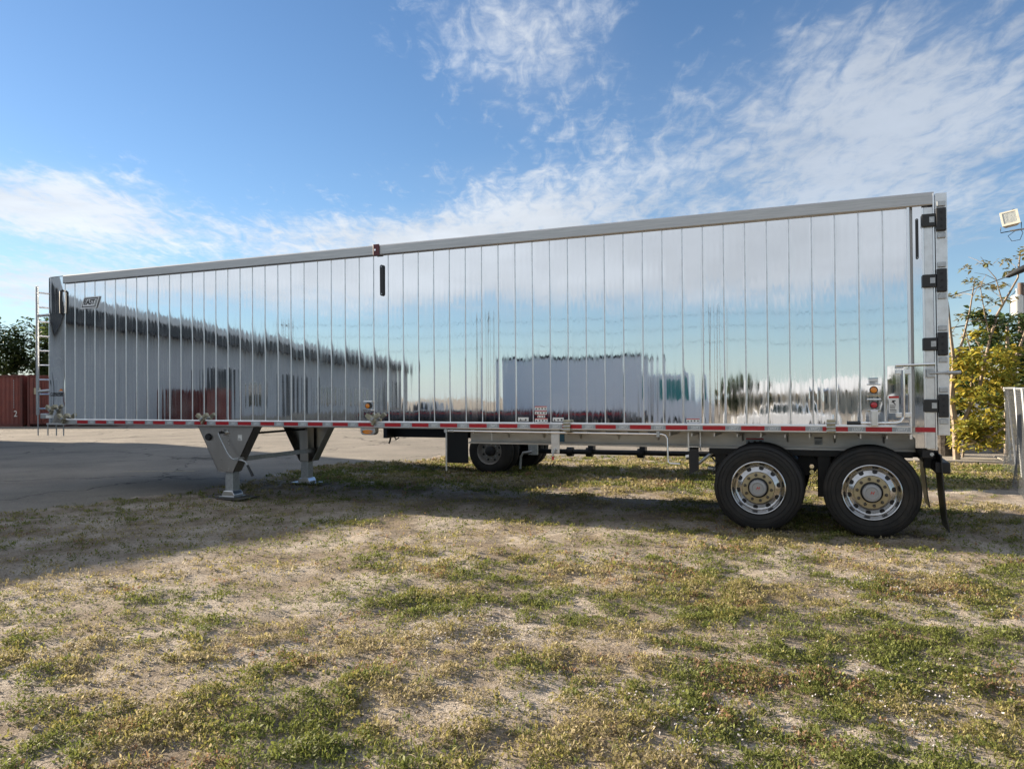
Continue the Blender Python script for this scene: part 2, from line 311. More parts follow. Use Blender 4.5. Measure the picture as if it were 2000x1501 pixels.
sheet('asphalt_lot', ax_, ay_, lambda x, y: -.022 + .032 * np.clip(asph(x, y) / .45, 0, 1) + 0 * x, m_asph, lambda x, y: asph(x, y) > 0)
m_line = mat('faded_yellow_line_paint', (.42, .36, .20), .8, wear=(30, (.16, .15, .14), .45, .6))
def line(x0, y0, x1, y1, w):
    d = Vector((x1 - x0, y1 - y0, 0)).normalized(); n = Vector((-d.y, d.x, 0)) * w / 2; a, b = Vector((x0, y0, .0145)), Vector((x1, y1, .0145))
    return MB().add([a - n, b - n, b + n, a + n], [(0, 1, 2, 3)])
tag(line(-1.9, 2.9, -.3, 3.5, .1).build('parking_line', m_line), kind='structure')
# pale kerb and rubble verge at the far side of the lot
kb = tag(MB().box(-30, 18.3, 23.12, 23.5, -.05, .10).build('kerb', m_conc), kind='structure')
for i in range(46):
    a = -30 + i * 1.05; yy = 23.07 + .006 * random.random()
    MB().box(a, a + 1.03, yy, yy + .4, -.03, .20 + .03 * random.random()).build('kerb_stone', m_conc, kb, bevel=.02)
tag(sheet('rubble_verge', np.arange(-32, 22, .35), np.arange(23.6, 30, .35), lambda x, y: -.05 + .55 * np.clip((y - 23.6) / 2, 0, 1) * (.6 + .8 * fbm(x / 1.2, y / 1.2, 5)), m_conc), kind='structure')
pv = tag(MB().box(14.2, 24.7, 10.57, 12.08, -.06, .03).build('pavement', m_conc), kind='structure')
for i in range(7): MB().box(14.21 + i * 1.5, 15.68 + i * 1.5, 10.55 + .02 * i, 12.1, .02, .05 + .012 * (i % 3)).build('slab', m_conc, pv, bevel=.012)

# ------------------------------------------------------------------ trailer
T = thing('semi_trailer', 'long polished aluminium walking floor semi-trailer standing on its landing legs', 'trailer', (7.1, 1.3, 0))
PW = 0.26621192; NP = 54; ZR, ZT = 1.37, 3.965
tilt = .0066
def yface(z): return (z - ZR) * tilt * .9
def panel_mesh(k):
    nx, nz = 29, 27; us = np.linspace(0, 1, nx); us = .5 - .5 * np.cos(np.pi * us) * (0.35) - .5 * (1 - 2 * us) * .65; zs = np.linspace(ZR - .03, ZT + .03, nz)
    co, no = [], []; r = np.random.default_rng(50 + k); ph = r.uniform(0, 6.28, 6); n_w = 3 + (k % 2) * .5; amp = r.uniform(.6, 1.25)
    for z in zs:
        for u in us:
            t = 2 * math.pi * u * n_w + ph[0] * .3
            nx_ = amp * .0055 * math.sin(t + .5 * math.sin(1.1 * z + ph[1])) +   .0012 * math.sin(2.3 * t + ph[2]) + .003 * math.sin(1.7 * z + ph[3])
            e = min(u, 1 - u) * PW; roll = math.exp(-e / .010) * .10; nx_ += -roll if u < .5 else roll
            nz_ = tilt + amp * .0009 * math.sin(t + ph[4]) * (.6 + .4 * math.sin(2.1 * z + ph[5])) +   .0005 * math.sin(2 * t + ph[1]) - .0015 * (2 * u - 1) ** 2 + .0015 * math.sin(3.1 * z + ph[2])
            co.append((u * PW, yface(z), z)); v = Vector((nx_, -1, nz_)).normalized(); no.append(v)
    fs = [(j * nx + i, j * nx + i + 1, (j + 1) * nx + i + 1, (j + 1) * nx + i) for j in range(nz - 1) for i in range(nx - 1)]
    me = bpy.data.meshes.new('side_panel'); me.from_pydata(co, [], fs); me.materials.append(m_mirror); me.polygons.foreach_set('use_smooth', [True] * len(fs))
    me.normals_split_custom_set_from_vertices(no); return me
pm = [panel_mesh(k) for k in range(9)]
order = [random.randrange(9) for _ in range(NP)]
rib = MB().add([(-.008, -.001, ZR), (-.0045, -.0075, ZR), (.0045, -.0075, ZR), (.008, -.001, ZR), (-.008, yface(ZT) - .001, ZT), (-.0045, yface(ZT) - .0075, ZT), (.0045, yface(ZT) - .0075, ZT), (.008, yface(ZT) - .001, ZT)],
               [(0, 1, 5, 4), (1, 2, 6, 5), (2, 3, 7, 6)]).data('seam_rib', m_rib)
for i in range(NP):
    o = obj('side_panel', pm[order[i]], T); o.location.x = i * PW
for i in range(NP + 1):
    o = obj('seam_rib', rib, T); o.location.x = i * PW
MB().box(-.42, 14.6, .05, 2.55, 1.27, 4.02).build('body_shell', m_shell, T)
MB().prism_yz([(-.028, ZT - .012), (-.034, ZT + .0), (-.034, 4.09), (-.02, 4.108), (.09, 4.108), (.09, ZT - .012)], -.0, 14.655).build('top_rail', m_brush, T)
MB().box(-.45, 14.65, 2.5, 2.62, 1.27, 4.10).build('far_side_wall', m_shell, T)
tp = MB()
for i in range(29):
    x = .2 + i * .49; tp.add([(x, .02, 4.085), (x + .49, .02, 4.085), (x + .49, 1.3, 4.097 + .02 * (i % 2)), (x, 1.3, 4.097 + .02 * ((i + 1) % 2)), (x + .49, 2.58, 4.08), (x, 2.58, 4.08)], [(0, 1, 2, 3), (3, 2, 4, 5)])
tp.build('roll_tarp', m_blackr, T)
rl = MB().prism_yz([(.02, ZR), (-.030, ZR), (-.046, ZR - .012), (-.046, 1.277), (-.034, 1.262), (.02, 1.262)], .02, 14.39).build('bottom_rail', m_railw, T)
# reflective tape: red lengths with silver lengths between, each printed with the maker's slanted box
redm = MB().box(0, .286, -.0485, -.0462, 1.289, 1.345).data('red_tape', m_red); silm = MB().box(0, .196, -.0485, -.0462, 1.289, 1.345).data('silver_tape', m_grey)
etx = text_mesh('EAST', .034, m_tapew, .25, .0004, .0006)
fr = MB()
for a, b, c_, d in ((-.055, .050, -.022, -.019), (-.042, .063, .019, .022)): fr.add([(a, -.0492, 1.317 + c_), (b, -.0492, 1.317 + c_), (b + .001, -.0492, 1.317 + d), (a + .001, -.0492, 1.317 + d)], [(0, 1, 2, 3)])
for x in (-.055, .050): fr.add([(x, -.0492, 1.295), (x + .004, -.0492, 1.295), (x + .017, -.0492, 1.339), (x + .013, -.0492, 1.339)], [(0, 1, 2, 3)])
frm = fr.data('tape_print_frame', m_tapew)
x = 11.00 - .4826 * 22
while x < 14.3:
    if x > .02 and x + .286 < 14.36: o = obj('red_tape', redm, rl); o.location.x = x
    if x > -.25 and x + .482 < 14.38:
        o = obj('silver_tape', silm, rl); o.location.x = x + .2865
        f = obj('tape_print_frame', frm, rl); f.location.x = x + .384
        put_text('tape_lettering', etx, x + .386, -.0492, 1.317, rl)
    x += .4826
MB().box(14.43, 14.647, -.0355, -.0335, 1.29, 1.345).build('red_tape', m_red, T)
# nose with rounded corner sheets
pl = [(.0, -.004), (-.12, -.006), (-.34, -.004), (-.45, .008), (-.52, .045), (-.555, .11), (-.575, .24), (-.58, .6), (-.58, 1.3), (-.58, 2.0), (-.57, 2.32), (-.53, 2.53), (-.42, 2.6), (0, 2.62)]
dense = []
for (a, b), (c_, d) in zip(pl[:-1], pl[1:]):
    for k in range(4): t = k / 4; dense.append((a + (c_ - a) * t, b + (d - b) * t))
dense.append(pl[-1]); zs = np.linspace(1.285, 4.1, 25); co = []
for z in zs:
    for a, b in dense:
        w = .006 * math.sin(2.6 * z + 5 * a) + .004 * math.sin(4.7 * z - 9 * a + 1) if -.42 < a < -.02 and b < .1 else 0
        co.append((a, b + w + yface(max(z, ZR)), z))
n_ = len(dense); MB().add(co, [(j * n_ + i, j * n_ + i + 1, (j + 1) * n_ + i + 1, (j + 1) * n_ + i) for j in range(len(zs) - 1) for i in range(n_ - 1)]).build('nose_sheet', m_mirror, T, smooth=True)
MB().prism_xz([(0, 4.098), (-.4, 4.095), (-.4, 4.104), (0, 4.108)], .0, 2.6).build('nose_cap', m_blackr, T)
MB().box(-.5, .03, -.02, 2.6, 1.255, 1.286).build('nose_sill', m_rib, T)
# corner post strip + rear end
MB().box(14.368, 14.398, -.022, .05, 1.20, 3.955).build('corner_post', m_railw, T, bevel=.006)
MB().box(14.43, 14.525, -.010, .05, 1.10, 3.955).build('corner_sheet', m_mirror, T)
MB().box(14.525, 14.545, -.034, .05, 1.10, 3.93).build('door_frame_edge', m_railw, T, bevel=.004)
MB().box(14.545, 14.64, -.026, .05, 1.09, 3.93).build('rear_frame_post', m_rib, T, bevel=.006)
MB().box(14.64, 14.656, -.04, .1, 1.08, 4.09).build('door_seal_edge', m_railw, T, bevel=.003)
MB().prism_xz([(14.40, 1.36), (14.40, 1.24), (14.56, 1.085), (14.655, 1.075), (14.655, 1.36)], -.016, 1.2 * .03).build('rear_skirt_plate', m_mirror, T)
dr = MB().box(14.665, 14.79, -.03, 2.62, 1.25, 4.085).build('rear_door', m_rib, T, bevel=.008)
for z0, z1 in ((3.56, 3.98), (2.85, 3.27), (2.11, 2.53), (1.39, 1.81)):
    zc = (z0 + z1) / 2
    h = MB().box(14.668, 14.775, -.085, -.031, zc - .135, zc + .135).build('hinge', m_blackr, dr, bevel=.012)
    g = MB().box(14.52, 14.667, -.075, -.036, zc - .075, zc + .075)
    g.build('hinge', m_blackr, dr, bevel=.008)
    MB().box(14.60, 14.652, -.0775, -.0752, zc - .03, zc + .035).build('hinge_window', m_gal, dr)
    for dz in (-.08, 0, .08): MB().disc_y((14.72, zc + dz), .013, .013, -.093, -.085, 10).build('hinge_bolt', m_black, dr)
    for dz in (-.185, .185): MB().box(14.682, 14.77, -.062, -.031, zc + dz - .03, zc + dz + .03).build('hinge_block', m_gal, dr, bevel=.006)
# rear door latch gear
MB().tube([(14.305, -.075, 1.47), (14.305, -.075, 2.02)], .019, 12).build('latch_rod', m_chrome, T, smooth=True)
for z in (2.0, 1.49): MB().box(14.225, 14.39, -.06, -.01, z - .028, z + .028).build('latch_bracket', m_railw, T, bevel=.006)
MB().tube([(13.83, -.085, 1.392), (14.22, -.085, 1.395), (14.275, -.082, 1.41), (14.30, -.078, 1.45), (14.305, -.075, 1.5)], .012, 10).build('latch_lever', m_chrome, T, smooth=True)
MB().tube([(13.69, -.085, 1.391), (13.84, -.085, 1.392)], .021, 10).build('lever_grip', m_blackr, T, smooth=True)
MB().box(13.95, 14.03, -.12, -.004, 1.355, 1.55).build('lever_stop', m_rib, T, bevel=.01)
MB().tube([(14.23, -.06, 2.078), (14.50, -.06, 2.082), (14.64, -.06, 2.086)], .016, 8).build('latch_bar', m_chrome, T, smooth=True)
MB().box(14.225, 14.31, -.07, -.02, 2.045, 2.075).build('latch_bar_clip', m_gal, T)
MB().box(14.55, 14.64, -.075, -.03, 1.93, 2.03).build('bolt_bracket', m_gal, T, bevel=.006)
MB().tube([(14.58, -.075, 1.98), (14.76, -.075, 1.983)], .012, 8).tube([(14.76, -.075, 1.983), (14.90, -.075, 1.985)], .022, 10).build('door_bolt', m_gal, T, smooth=True)
MB().box(14.14, 14.36, -.014, -.004, 1.40, 2.08).build('latch_backing_plate', m_mirror, T)
# slots / grab handles
def slot(name, x, z0, z1, w, y, loop=False):
    r = w / 2; n = 8
    p = [(x + r * math.cos(math.pi * k / n), z1 - r + r * math.sin(math.pi * k / n)) for k in range(n + 1)] + [(x - r * math.cos(math.pi * k / n), z0 + r - r * math.sin(math.pi * k / n)) for k in range(n + 1)]
    o = MB().prism_xz(p, y - .016, y).build(name, m_blackr, T, bevel=.004)
    for zz in (z0 + r, z1 - r): MB().disc_y((x, zz), r * .35, r * .35, y - .020, y - .016, 8).build('rivet', m_gal, o)
    return o
slot('lamp_strip', 7.085, 3.315, 3.80, .062, -.002); slot('lamp_strip', 14.475, 3.33, 3.81, .032, -.012)
MB().tube([(-.03, -.006, 3.37), (-.03, -.05, 3.39), (-.03, -.055, 3.59), (-.03, -.05, 3.80), (-.03, -.006, 3.82)], .026, 8).build('grab_handle', m_blackr, T, smooth=True)
MB().box(6.955, 7.065, -.052, -.033, 3.945, 4.12).build('tarp_latch', m_maroon, T, bevel=.006)
MB().disc_y((7.0, 4.03), .016, .016, -.066, -.052, 10).build('tarp_latch_bolt', m_chrome, T)
# lettering plates
es = MB().add([(.44, -.012, 3.445), (.855, -.012, 3.45), (.945, -.012, 3.665), (.545, -.012, 3.66), (.44, -.002, 3.445), (.855, -.002, 3.45), (.945, -.002, 3.665), (.545, -.002, 3.66)], [(0, 1, 2, 3), (7, 6, 5, 4), (0, 4, 5, 1), (1, 5, 6, 2), (2, 6, 7, 3), (3, 7, 4, 0)]).build('maker_plate', m_plate, T)
bd = MB()
def para(u0, u1, v0, v1, y=-.0135):
    def q(u, v): return (.44 + .105 * v + u * (.415 - .015 * v), y, 3.447 + v * .215)
    bd.add([q(u0, v0), q(u1, v0), q(u1, v1), q(u0, v1)], [(0, 1, 2, 3)])
para(.06, .94, .10, .19); para(.06, .94, .82, .91); para(.06, .10, .10, .91); para(.90, .94, .10, .91); para(.84, .865, .24, .76)
bd.build('plate_border', m_ink, es)
put_text('plate_lettering', text_mesh('EAST', .125, m_ink, .22, .0006, .005), .675, -.0135, 3.558, es)
put_text('nose_lettering', text_mesh('GENESIS', .10, m_ink, .2, .0006, .002), -.225, -.018, 1.835, T, 1.0)
MB().add([(-.16, -.0155, 1.905), (-.05, -.0155, 1.905), (-.06, -.0155, 1.93), (-.10, -.0155, 1.95), (-.12, -.0155, 1.925)], [(0, 1, 2, 3, 4)]).build('orange_emblem', m_oran, T)
MB().box(-.50, -.36, -.03, -.005 + .02, 1.385, 1.44).build('nose_label', m_white, T)
# lights
def round_light(x, z, lens, name):
    b = MB().disc_y((x, z), .047, .047, -.032, -.004, 24).build(name, m_blackr, T, smooth=True)
    MB().lathe_y((x, -.03, z), [(.038, 0), (.034, -.010), (.022, -.016), (.008, -.018), (.0005, -.0182)], 20).build('lens', lens, b, smooth=True)
    for s in (-1, 1):
        MB().prism_yz([(-.004, z + s * .062), (-.062, z + s * .058), (-.062, z + s * .066), (-.004, z + s * .076)], x - .075, x + .075).build('light_guard', m_chrome, b)
round_light(6.82, 1.61, m_amber, 'marker_light'); round_light(13.99, 1.79, m_amber, 'marker_light'); round_light(13.99, 1.61, m_rlens, 'marker_light')
b = MB().prism_xz([(6.68, 1.262), (6.95, 1.262), (6.95, 1.19), (6.91, 1.155), (6.72, 1.155), (6.68, 1.19)], -.03, .08).build('turn_signal_box', m_gal, T, bevel=.008)
MB().prism_xz([(6.715 + .02 * (1 - math.cos(t)), 1.208) for t in (0,)] + [(6.815 + .095 * math.cos(a), 1.205 + .032 * math.sin(a)) for a in np.linspace(0, 2 * math.pi, 18)[:-1]], -.045, -.03).build('amber_lens', m_amber, b, smooth=True)
# labels
def label(x0, x1, z0, z1, head=None, lines=0, sym=0, y=-.0035, base=m_white):
    o = MB().box(x0, x1, y - .002, y, z0, z1).build('warning_label', base, T); d = MB(); h = z1 - z0; w = x1 - x0
    if head: MB().box(x0, x1, y - .0032, y - .0022, z1 - h * head[1], z1).build('label_header', head[0], o)
    for k in range(lines): d.box(x0 + w * .1, x0 + w * random.uniform(.6, .92), y - .003, y - .0022, z0 + h * (.08 + .09 * k), z0 + h * (.12 + .09 * k))
    for k in range(sym):
        cx = x0 + w * (k + .5) / sym; s_ = min(w / sym, h) * .3; cz = z0 + h * .38
        if k == 0: d.add([(cx - s_, y - .003, cz - s_), (cx + s_, y - .003, cz - s_), (cx, y - .003, cz + s_)], [(0, 1, 2)])
        elif k % 2: d.disc_y((cx, cz), s_ * .8, s_ * .8, y - .003, y - .0022, 10)
        else: d.box(cx - s_ * .8, cx + s_ * .7, y - .003, y - .0022, cz - s_ * .6, cz + s_ * .9)
    if d.v: tag(d.build('label_print', m_ink, o), kind='stuff')
    return o
label(9.61, 9.79, 1.545, 1.60, (m_redp, .22), 0, 4); label(9.61, 9.79, 1.485, 1.535, (m_redp, .22), 0, 4); label(9.65, 9.76, 1.435, 1.48, (m_redp, .2), 0, 3); label(9.61, 9.80, 1.375, 1.43, (m_redp, .22), 0, 4)
label(9.35, 9.51, 1.385, 1.44, None, 3, 2); label(9.88, 10.04, 1.385, 1.44, None, 0, 3); label(11.75, 11.92, 1.385, 1.435, (m_redp, .2), 0, 4)
label(13.935, 14.04, 1.865, 1.935, (m_blue, .14), 5); label(14.15, 14.26, 1.51, 1.715, (m_redp, .12), 5, 0, y=-.0155)
MB().add([(14.18, -.0185, 1.665), (14.225, -.0185, 1.665), (14.225, -.0185, 1.655), (14.205, -.0185, 1.645), (14.228, -.0185, 1.618), (14.212, -.0185, 1.618), (14.192, -.0185, 1.64), (14.18, -.0185, 1.635), (14.19, -.0185, 1.655)], [(0, 1, 2, 3, 4, 5, 6, 7, 8)]).build('label_figure', m_ink, T)
# ratchet strap tensioners along the rail
def ratchet(x, z, flip=1, y=-.05):
    r = MB().obox((x - .055 * flip, y - .035, z + .02), (1, 0, -.75 * flip), (0, 1, 0), (.75 * flip, 0, 1), .075, .03, .032).build('strap_ratchet', m_zinc, T, bevel=.005)
    MB().obox((x + .075 * flip, y - .035, z + .045), (1, 0, .6 * flip), (0, 1, 0), (-.6 * flip, 0, 1), .05, .028, .03).build('ratchet_handle', m_zinc, r, bevel=.005)
    MB().tube([(x, y - .075, z - .005), (x, y + .01, z - .005)], .024, 10).build('ratchet_spool', m_gal, r, smooth=True)
    MB().obox((x + .01, y - .03, z - .05), (1, 0, -.5), (0, 1, 0), (.5, 0, 1), .018, .026, .05).build('strap', m_zinc, r)
ratchet(-.28, 1.55); ratchet(.05, 1.385); ratchet(3.50, 1.40); ratchet(6.95, 1.41)
def buckle(x, z):
    r = MB().box(x - .05, x + .05, -.085, -.05, z - .075, z + .085).build('strap_buckle', m_zinc, T, bevel=.008)
    for k in range(3): MB().tube([(x - .055, -.092, z - .05 + .045 * k), (x + .055, -.092, z - .045 + .045 * k)], .011, 8).build('buckle_roller', m_gal, r, smooth=True)
buckle(10.11, 1.325); buckle(13.51, 1.345)
# ladder on the nose
lx = -.83
for yy in (.05, .46): MB().box(lx - .035, lx + .02, yy - .018, yy + .018, 1.44, 3.96).build('ladder_rail', m_gal, T, bevel=.004)
for k in range(9): MB().tube([(lx, .06, 1.56 + k * .285), (lx, .45, 1.56 + k * .285)], .016, 8).build('ladder_rung', m_rib, T, smooth=True)
for z in (3.38, 1.9): MB().tube([(lx, .06, z), (-.50, .20, z + .03)], .028, 8).build('ladder_standoff', m_gal, T, smooth=True)
for xx, yy in ((-.83, .05), (-.62, .1), (-.38, .1), (-.18, .1)): MB().tube([(xx, yy, 1.04), (xx, yy, 1.45 if xx < -.8 else 1.27)], .012, 6).build('hose_hanger', m_gal, T)
MB().box(-.70, -.52, .0, .10, 1.37, 1.47).build('coupling_box', m_gal, T, bevel=.01)
# landing gear
def gear(yf, s, near):
    """yf: outer face y, s: +1 the depth runs to +y"""
    y0, y1 = sorted((yf, yf + s * .012)); d0, d1 = sorted((yf, yf + s * .20))
    P = [(3.21, 1.262), (4.47, 1.262), (4.00, .47), (3.67, .47)]
    g = MB().prism_xz(P, y0, y1).build('leg_housing', m_stain, T)
    MB().add([(4.47, d0, 1.262), (4.47, d1, 1.262), (4.00, d1, .47), (4.00, d0, .47), (4.46, d0, 1.262), (4.46, d1, 1.262), (3.99, d1, .47), (3.99, d0, .47)], [(0, 1, 2, 3), (7, 6, 5, 4), (0, 3, 7, 4), (1, 5, 6, 2)]).build('housing_flange', m_stain, g)
    MB().add([(3.21, d0, 1.262), (3.21, d1, 1.262), (3.67, d1, .47), (3.67, d0, .47), (3.22, d0, 1.262), (3.22, d1, 1.262), (3.68, d1, .47), (3.68, d0, .47)], [(0, 1, 2, 3), (7, 6, 5, 4), (0, 3, 7, 4), (1, 5, 6, 2)]).build('housing_flange', m_stain, g)
    yc = yf + s * .16
    MB().box(3.735, 3.935, yc - .10, yc + .10, .46, 1.262).build('leg_outer_tube', m_stain, g, bevel=.01)
    MB().box(3.75, 3.92, yc - .085, yc + .085, .075, .46).build('leg_tube', m_gal, T, bevel=.01)
    MB().prism_xz([(3.70, .045), (3.97, .045), (3.97, .075), (3.935, .135), (3.735, .135), (3.70, .075)], yc - .115, yc + .115).build('foot_casting', m_railw, T, bevel=.008)
    MB().box(*((3.67, 4.0) if near else (3.55, 4.12)), yc - .15, yc + .15, .028, .047).build('foot_plate', m_gal, T, bevel=.005)
    if near:
        for zz, xs in ((1.18, (3.74, 3.90)), (1.10, (3.90,)), (1.01, (3.74, 3.90)), (.95, (3.74, 3.90)), (.69, (3.74, 3.90)), (.52, (3.74, 3.90))):
            for xx in xs: MB().disc_y((xx, zz), .014, .014, y0 - .012, y0, 10).build('housing_bolt', m_stain, g)
        k = MB().lathe_y((3.47, yf, 1.07), [(.0005, -.05), (.05, -.05), (.058, -.04), (.062, -.004), (.062, .0)], 24).build('round_cap', m_black, g, smooth=True)
        label(4.11, 4.20, 1.02, 1.115, None, 4, 0, y=yf - .001)
        g2 = MB().tube([(3.83, yf - .11, 1.155), (3.79, yf - .12, 1.14), (3.86, yf - .125, 1.02), (4.00, yf - .125, .80), (4.07, yf - .12, .725), (4.13, yf - .12, .70), (4.30, yf - .12, .695), (4.38, yf - .12, .67), (4.43, yf - .12, .60)], .014, 8).build('crank_handle', m_gal, T, smooth=True)
        MB().tube([(4.42, yf - .12, .615), (4.53, yf - .12, .44)], [.019, .026], 10).build('crank_grip', m_blackr, g2, smooth=True)
        MB().tube([(3.83, yf, 1.155), (3.83, yf - .13, 1.155)], .022, 10).build('crank_shaft', m_black, g2, smooth=True)
        MB().disc_y((3.835, 1.155), .034, .05, yf - .05, yf, 14).build('gearbox_boss', m_chrome, g)
        MB().box(4.16, 4.25, yf - .15, yf - .0, .70, .735).build('crank_hook', m_gal, g)
gear(.10, 1, True); gear(2.48, -1, False)
MB().box(3.98, 4.015, .24, 2.36, .64, .72).build('leg_brace', m_gal, T)
MB().tube([(3.85, .3, 1.10), (3.85, 2.3, 1.10)], .02, 8).build('gear_cross_shaft', m_black, T)
# main frame beam with brackets
bb = MB().prism_yz([(.70, 1.262), (.70, 1.03), (.62, 1.03), (.62, 1.005), (.80, 1.005), (.80, 1.03), (.72, 1.03), (.72, 1.262)], 8.25, 14.48).build('frame_beam', m_beam, T)
MB().prism_yz([(1.88, 1.262), (1.88, 1.03), (1.80, 1.03), (1.80, 1.005), (1.98, 1.005), (1.98, 1.03), (1.90, 1.03), (1.90, 1.262)], 8.25, 14.48).build('frame_beam', m_beam, T)
for i in range(22):
    xx = 8.62 + i * .29 * 1.0
    if xx < 14.4: MB().box(xx - .008, xx + .008, .03, .70, 1.20, 1.262).build('cross_member', m_beam, T); MB().prism_yz([(.03, 1.262), (.03, 1.24), (.10, 1.20), (.62, 1.20), (.70, 1.10), (.70, 1.262)], xx - .012, xx + .012).build('cross_member_bracket', m_beam, T) if i % 2 else None
MB().box(.1, 14.4, .06, 2.5, 1.263, 1.268).build('floor_underside', m_black, T)
for xx, mm in ((8.62, m_rib), (9.77, m_blue)): MB().box(xx - (.012 if mm is m_rib else .06), xx + (.012 if mm is m_rib else .04), .685, .698, 1.05, 1.25 if mm is m_rib else 1.16).build('beam_plate' if mm is m_rib else 'blue_label', mm, bb)
label(12.43, 12.66, 1.06, 1.145, (m_redp, .2), 3, 3, y=.697, base=m_grey); label(13.30, 13.40, 1.07, 1.17, (m_ink, .15), 5, 0, y=.697, base=m_grey)
# roll-tarp crank rod under the rail
rod = MB().tube([(8.19, -.01, 1.235), (11.42, -.01, 1.225), (11.47, -.01, 1.21), (11.495, -.01, 1.17), (11.5, -.01, .90), (11.505, -.01, .86), (11.53, -.01, .84), (11.66, -.01, .835)], .013, 8).build('tarp_crank_rod', m_railw, T, smooth=True)
MB().tube([(8.19, -.01, 1.24), (8.185, -.01, .64)], .014, 8).build('hanging_rod', m_gal, rod, smooth=True)
MB().tube([(8.19, -.035, 1.235), (8.19, .015, 1.235)], .03, 10).tube([(8.24, -.01, 1.235), (8.31, -.01, 1.235)], .022, 8).build('rod_joint', m_gal, rod, smooth=True)
MB().box(11.355, 11.395, -.035, .02, 1.19, 1.262).build('rod_clip', m_gal, rod)
MB().prism_xz([(9.815, 1.262), (9.945, 1.262), (9.94, .93), (9.82, .93)], .09, .102).build('hook_plate', m_rib, T)
hk = MB().tube([(9.88, .09, .985), (9.88, .05, .98), (9.865, .04, .94), (9.86, .04, .88)], .013, 8).build('hook', m_gal, T, smooth=True)
MB().tube([(9.86, .04, .89), (9.86, .04, .835)], .015, 8).build('red_tip', m_redp, hk, smooth=True)
fl = MB().prism_xz([(11.755, 1.05), (11.885, 1.05), (11.885, .75), (11.76, .69)], .10, .112).build('front_mudflap', m_black, T)
MB().box(11.745, 11.765, .09, .11, 1.0, 1.262).box(11.87, 11.885, .3, .32, 1.0, 1.262).box(11.75, 11.885, .10, .13, 1.03, 1.06).build('flap_bracket', m_rib, fl)
# wheels
def wheel_parts(cx, cz, R, y0, root, outer, tyre_m=None, rim_m=None):
    rim_m = rim_m or m_wheel
    """one tyre on its rim, y0 = outer face; outer wheels show the dish"""
    s = 1 if y0 < 1.3 else -1; w = .275
    tp_ = [(.335, .035), (.345, .012), (.38, .002), (.44, -.004), (.48, .002), (R - .035, .012), (R - .012, .030), (R - .003, .05)]
    for g in (.085, .14, .19): tp_ += [(R, g - .008), (R - .012, g - .006), (R - .012, g + .006), (R, g + .008)]
    tp_ += [(R - .003, w - .05), (R - .012, w - .03), (R - .035, w - .012), (.48, w), (.38, w - .01), (.335, w - .035)]
    rp = [(.338, .03), (.338, .004), (.328, -.004), (.320, .0), (.316, .02), (.306, .032), (.300, .05), (.285, .066), (.262, .075), (.232, .066), (.21, .052), (.203, .05)]
    ty = MB().lathe_y((cx, y0, cz), [(r, s * y) for r, y in tp_], 72).build('wheel', tyre_m or m_rubber, root, smooth=True)
    for rr in (.40, .455, .50): MB().lathe_y((cx, y0, cz), [(rr, s * .002), (rr + .003, s * -.0075), (rr + .006, s * .002)], 72).build('sidewall_rib', tyre_m or m_rubber, ty, smooth=True)
    rim = MB().lathe_y((cx, y0, cz), [(r, s * y) for r, y in rp], 72).lathe_y((cx, y0, cz), [(.336, s * .03), (.30, s * .09), (.29, s * .25)], 48).build('rim', rim_m, ty, smooth=True)
    if not outer: return
    MB().lathe_y((cx, y0, cz), [(.203, s * .05), (.196, s * .036), (.128, s * .034), (.12, s * .05)], 48).build('flange', m_gold, ty, smooth=True)
    for k in range(10):
        a = 2 * math.pi * (k + .25) / 10
        h = MB(); c0, s0 = math.cos(a), math.sin(a); hx, hz = cx + .252 * c0, cz + .252 * s0
        ring = [Vector((hx, y0 + s * .0665, hz)) + Vector((c0, s * .3, s0)) * (.026 * math.cos(t)) + Vector((-s0, 0, c0)) * (.030 * math.sin(t)) for t in np.linspace(0, 2 * math.pi, 17)[:-1]]
        h.add(ring + [p + Vector((0, s * .02, 0)) for p in ring], [tuple(range(16))] + [(i, (i + 1) % 16, (i + 1) % 16 + 16, i + 16) for i in range(16)])
        h.build('hand_hole', m_black, ty)
        a += math.pi / 10; px, pz = cx + .163 * math.cos(a), cz + .163 * math.sin(a)
        MB().lathe_y((px, y0, pz), [(.019, s * .036), (.019, s * .018), (.014, s * .012), (.012, s * -.002), (.0004, s * -.004)], 10).build('wheel_nut', m_nut, ty, smooth=True)
    hb = MB().lathe_y((cx, y0, cz), [(.126, s * .05), (.122, s * .004), (.116, s * 0)], 40).build('hub_ring', m_black, ty, smooth=True)
    MB().lathe_y((cx, y0, cz), [(.108, s * .01), (.106, s * -.03), (.098, s * -.042), (.072, s * -.045), (.066, s * -.038), (.0005, s * -.038)], 40).build('hub_cap', m_hub, ty, smooth=True)
    if s > 0: put_text('hub_emblem', text_mesh('H', .055, m_redp, .35, .0006, .001), cx, y0 - .0395, cz, ty)
for cx, R, mm in ((12.64, .555, m_rubber), (13.955, .55, m_tyreold)):
    for y0 in (0.0, 2.6):
        wheel_parts(cx, R, R, y0, T, True, mm); wheel_parts(cx, R, R, y0 + (.33 if y0 < 1 else -.33), T, False, mm)
    MB().tube([(cx, .25, R), (cx, 2.35, R)], .065, 14).build('axle', m_black, T, smooth=True)
    for y in (.72, 1.88):
        MB().box(cx - .55, cx + .35, y - .05, y + .05, R - .12, R - .02).build('suspension_arm', m_black, T, bevel=.01)
        MB().box(cx - .62, cx - .46, y - .07, y + .07, R - .16, 1.006).build('suspension_hanger', m_black, T, bevel=.01)
        MB().lathe_y((cx + .3, y, R + .15), [(.12, -.12), (.14, -.06), (.14, .06), (.12, .12)], 20).build('air_spring', m_black, T, smooth=True)
    MB().tube([(cx - .25, .66, R + .05), (cx - .06, .66, R + .05)], .08, 14).build('brake_chamber', m_black, T, smooth=True)
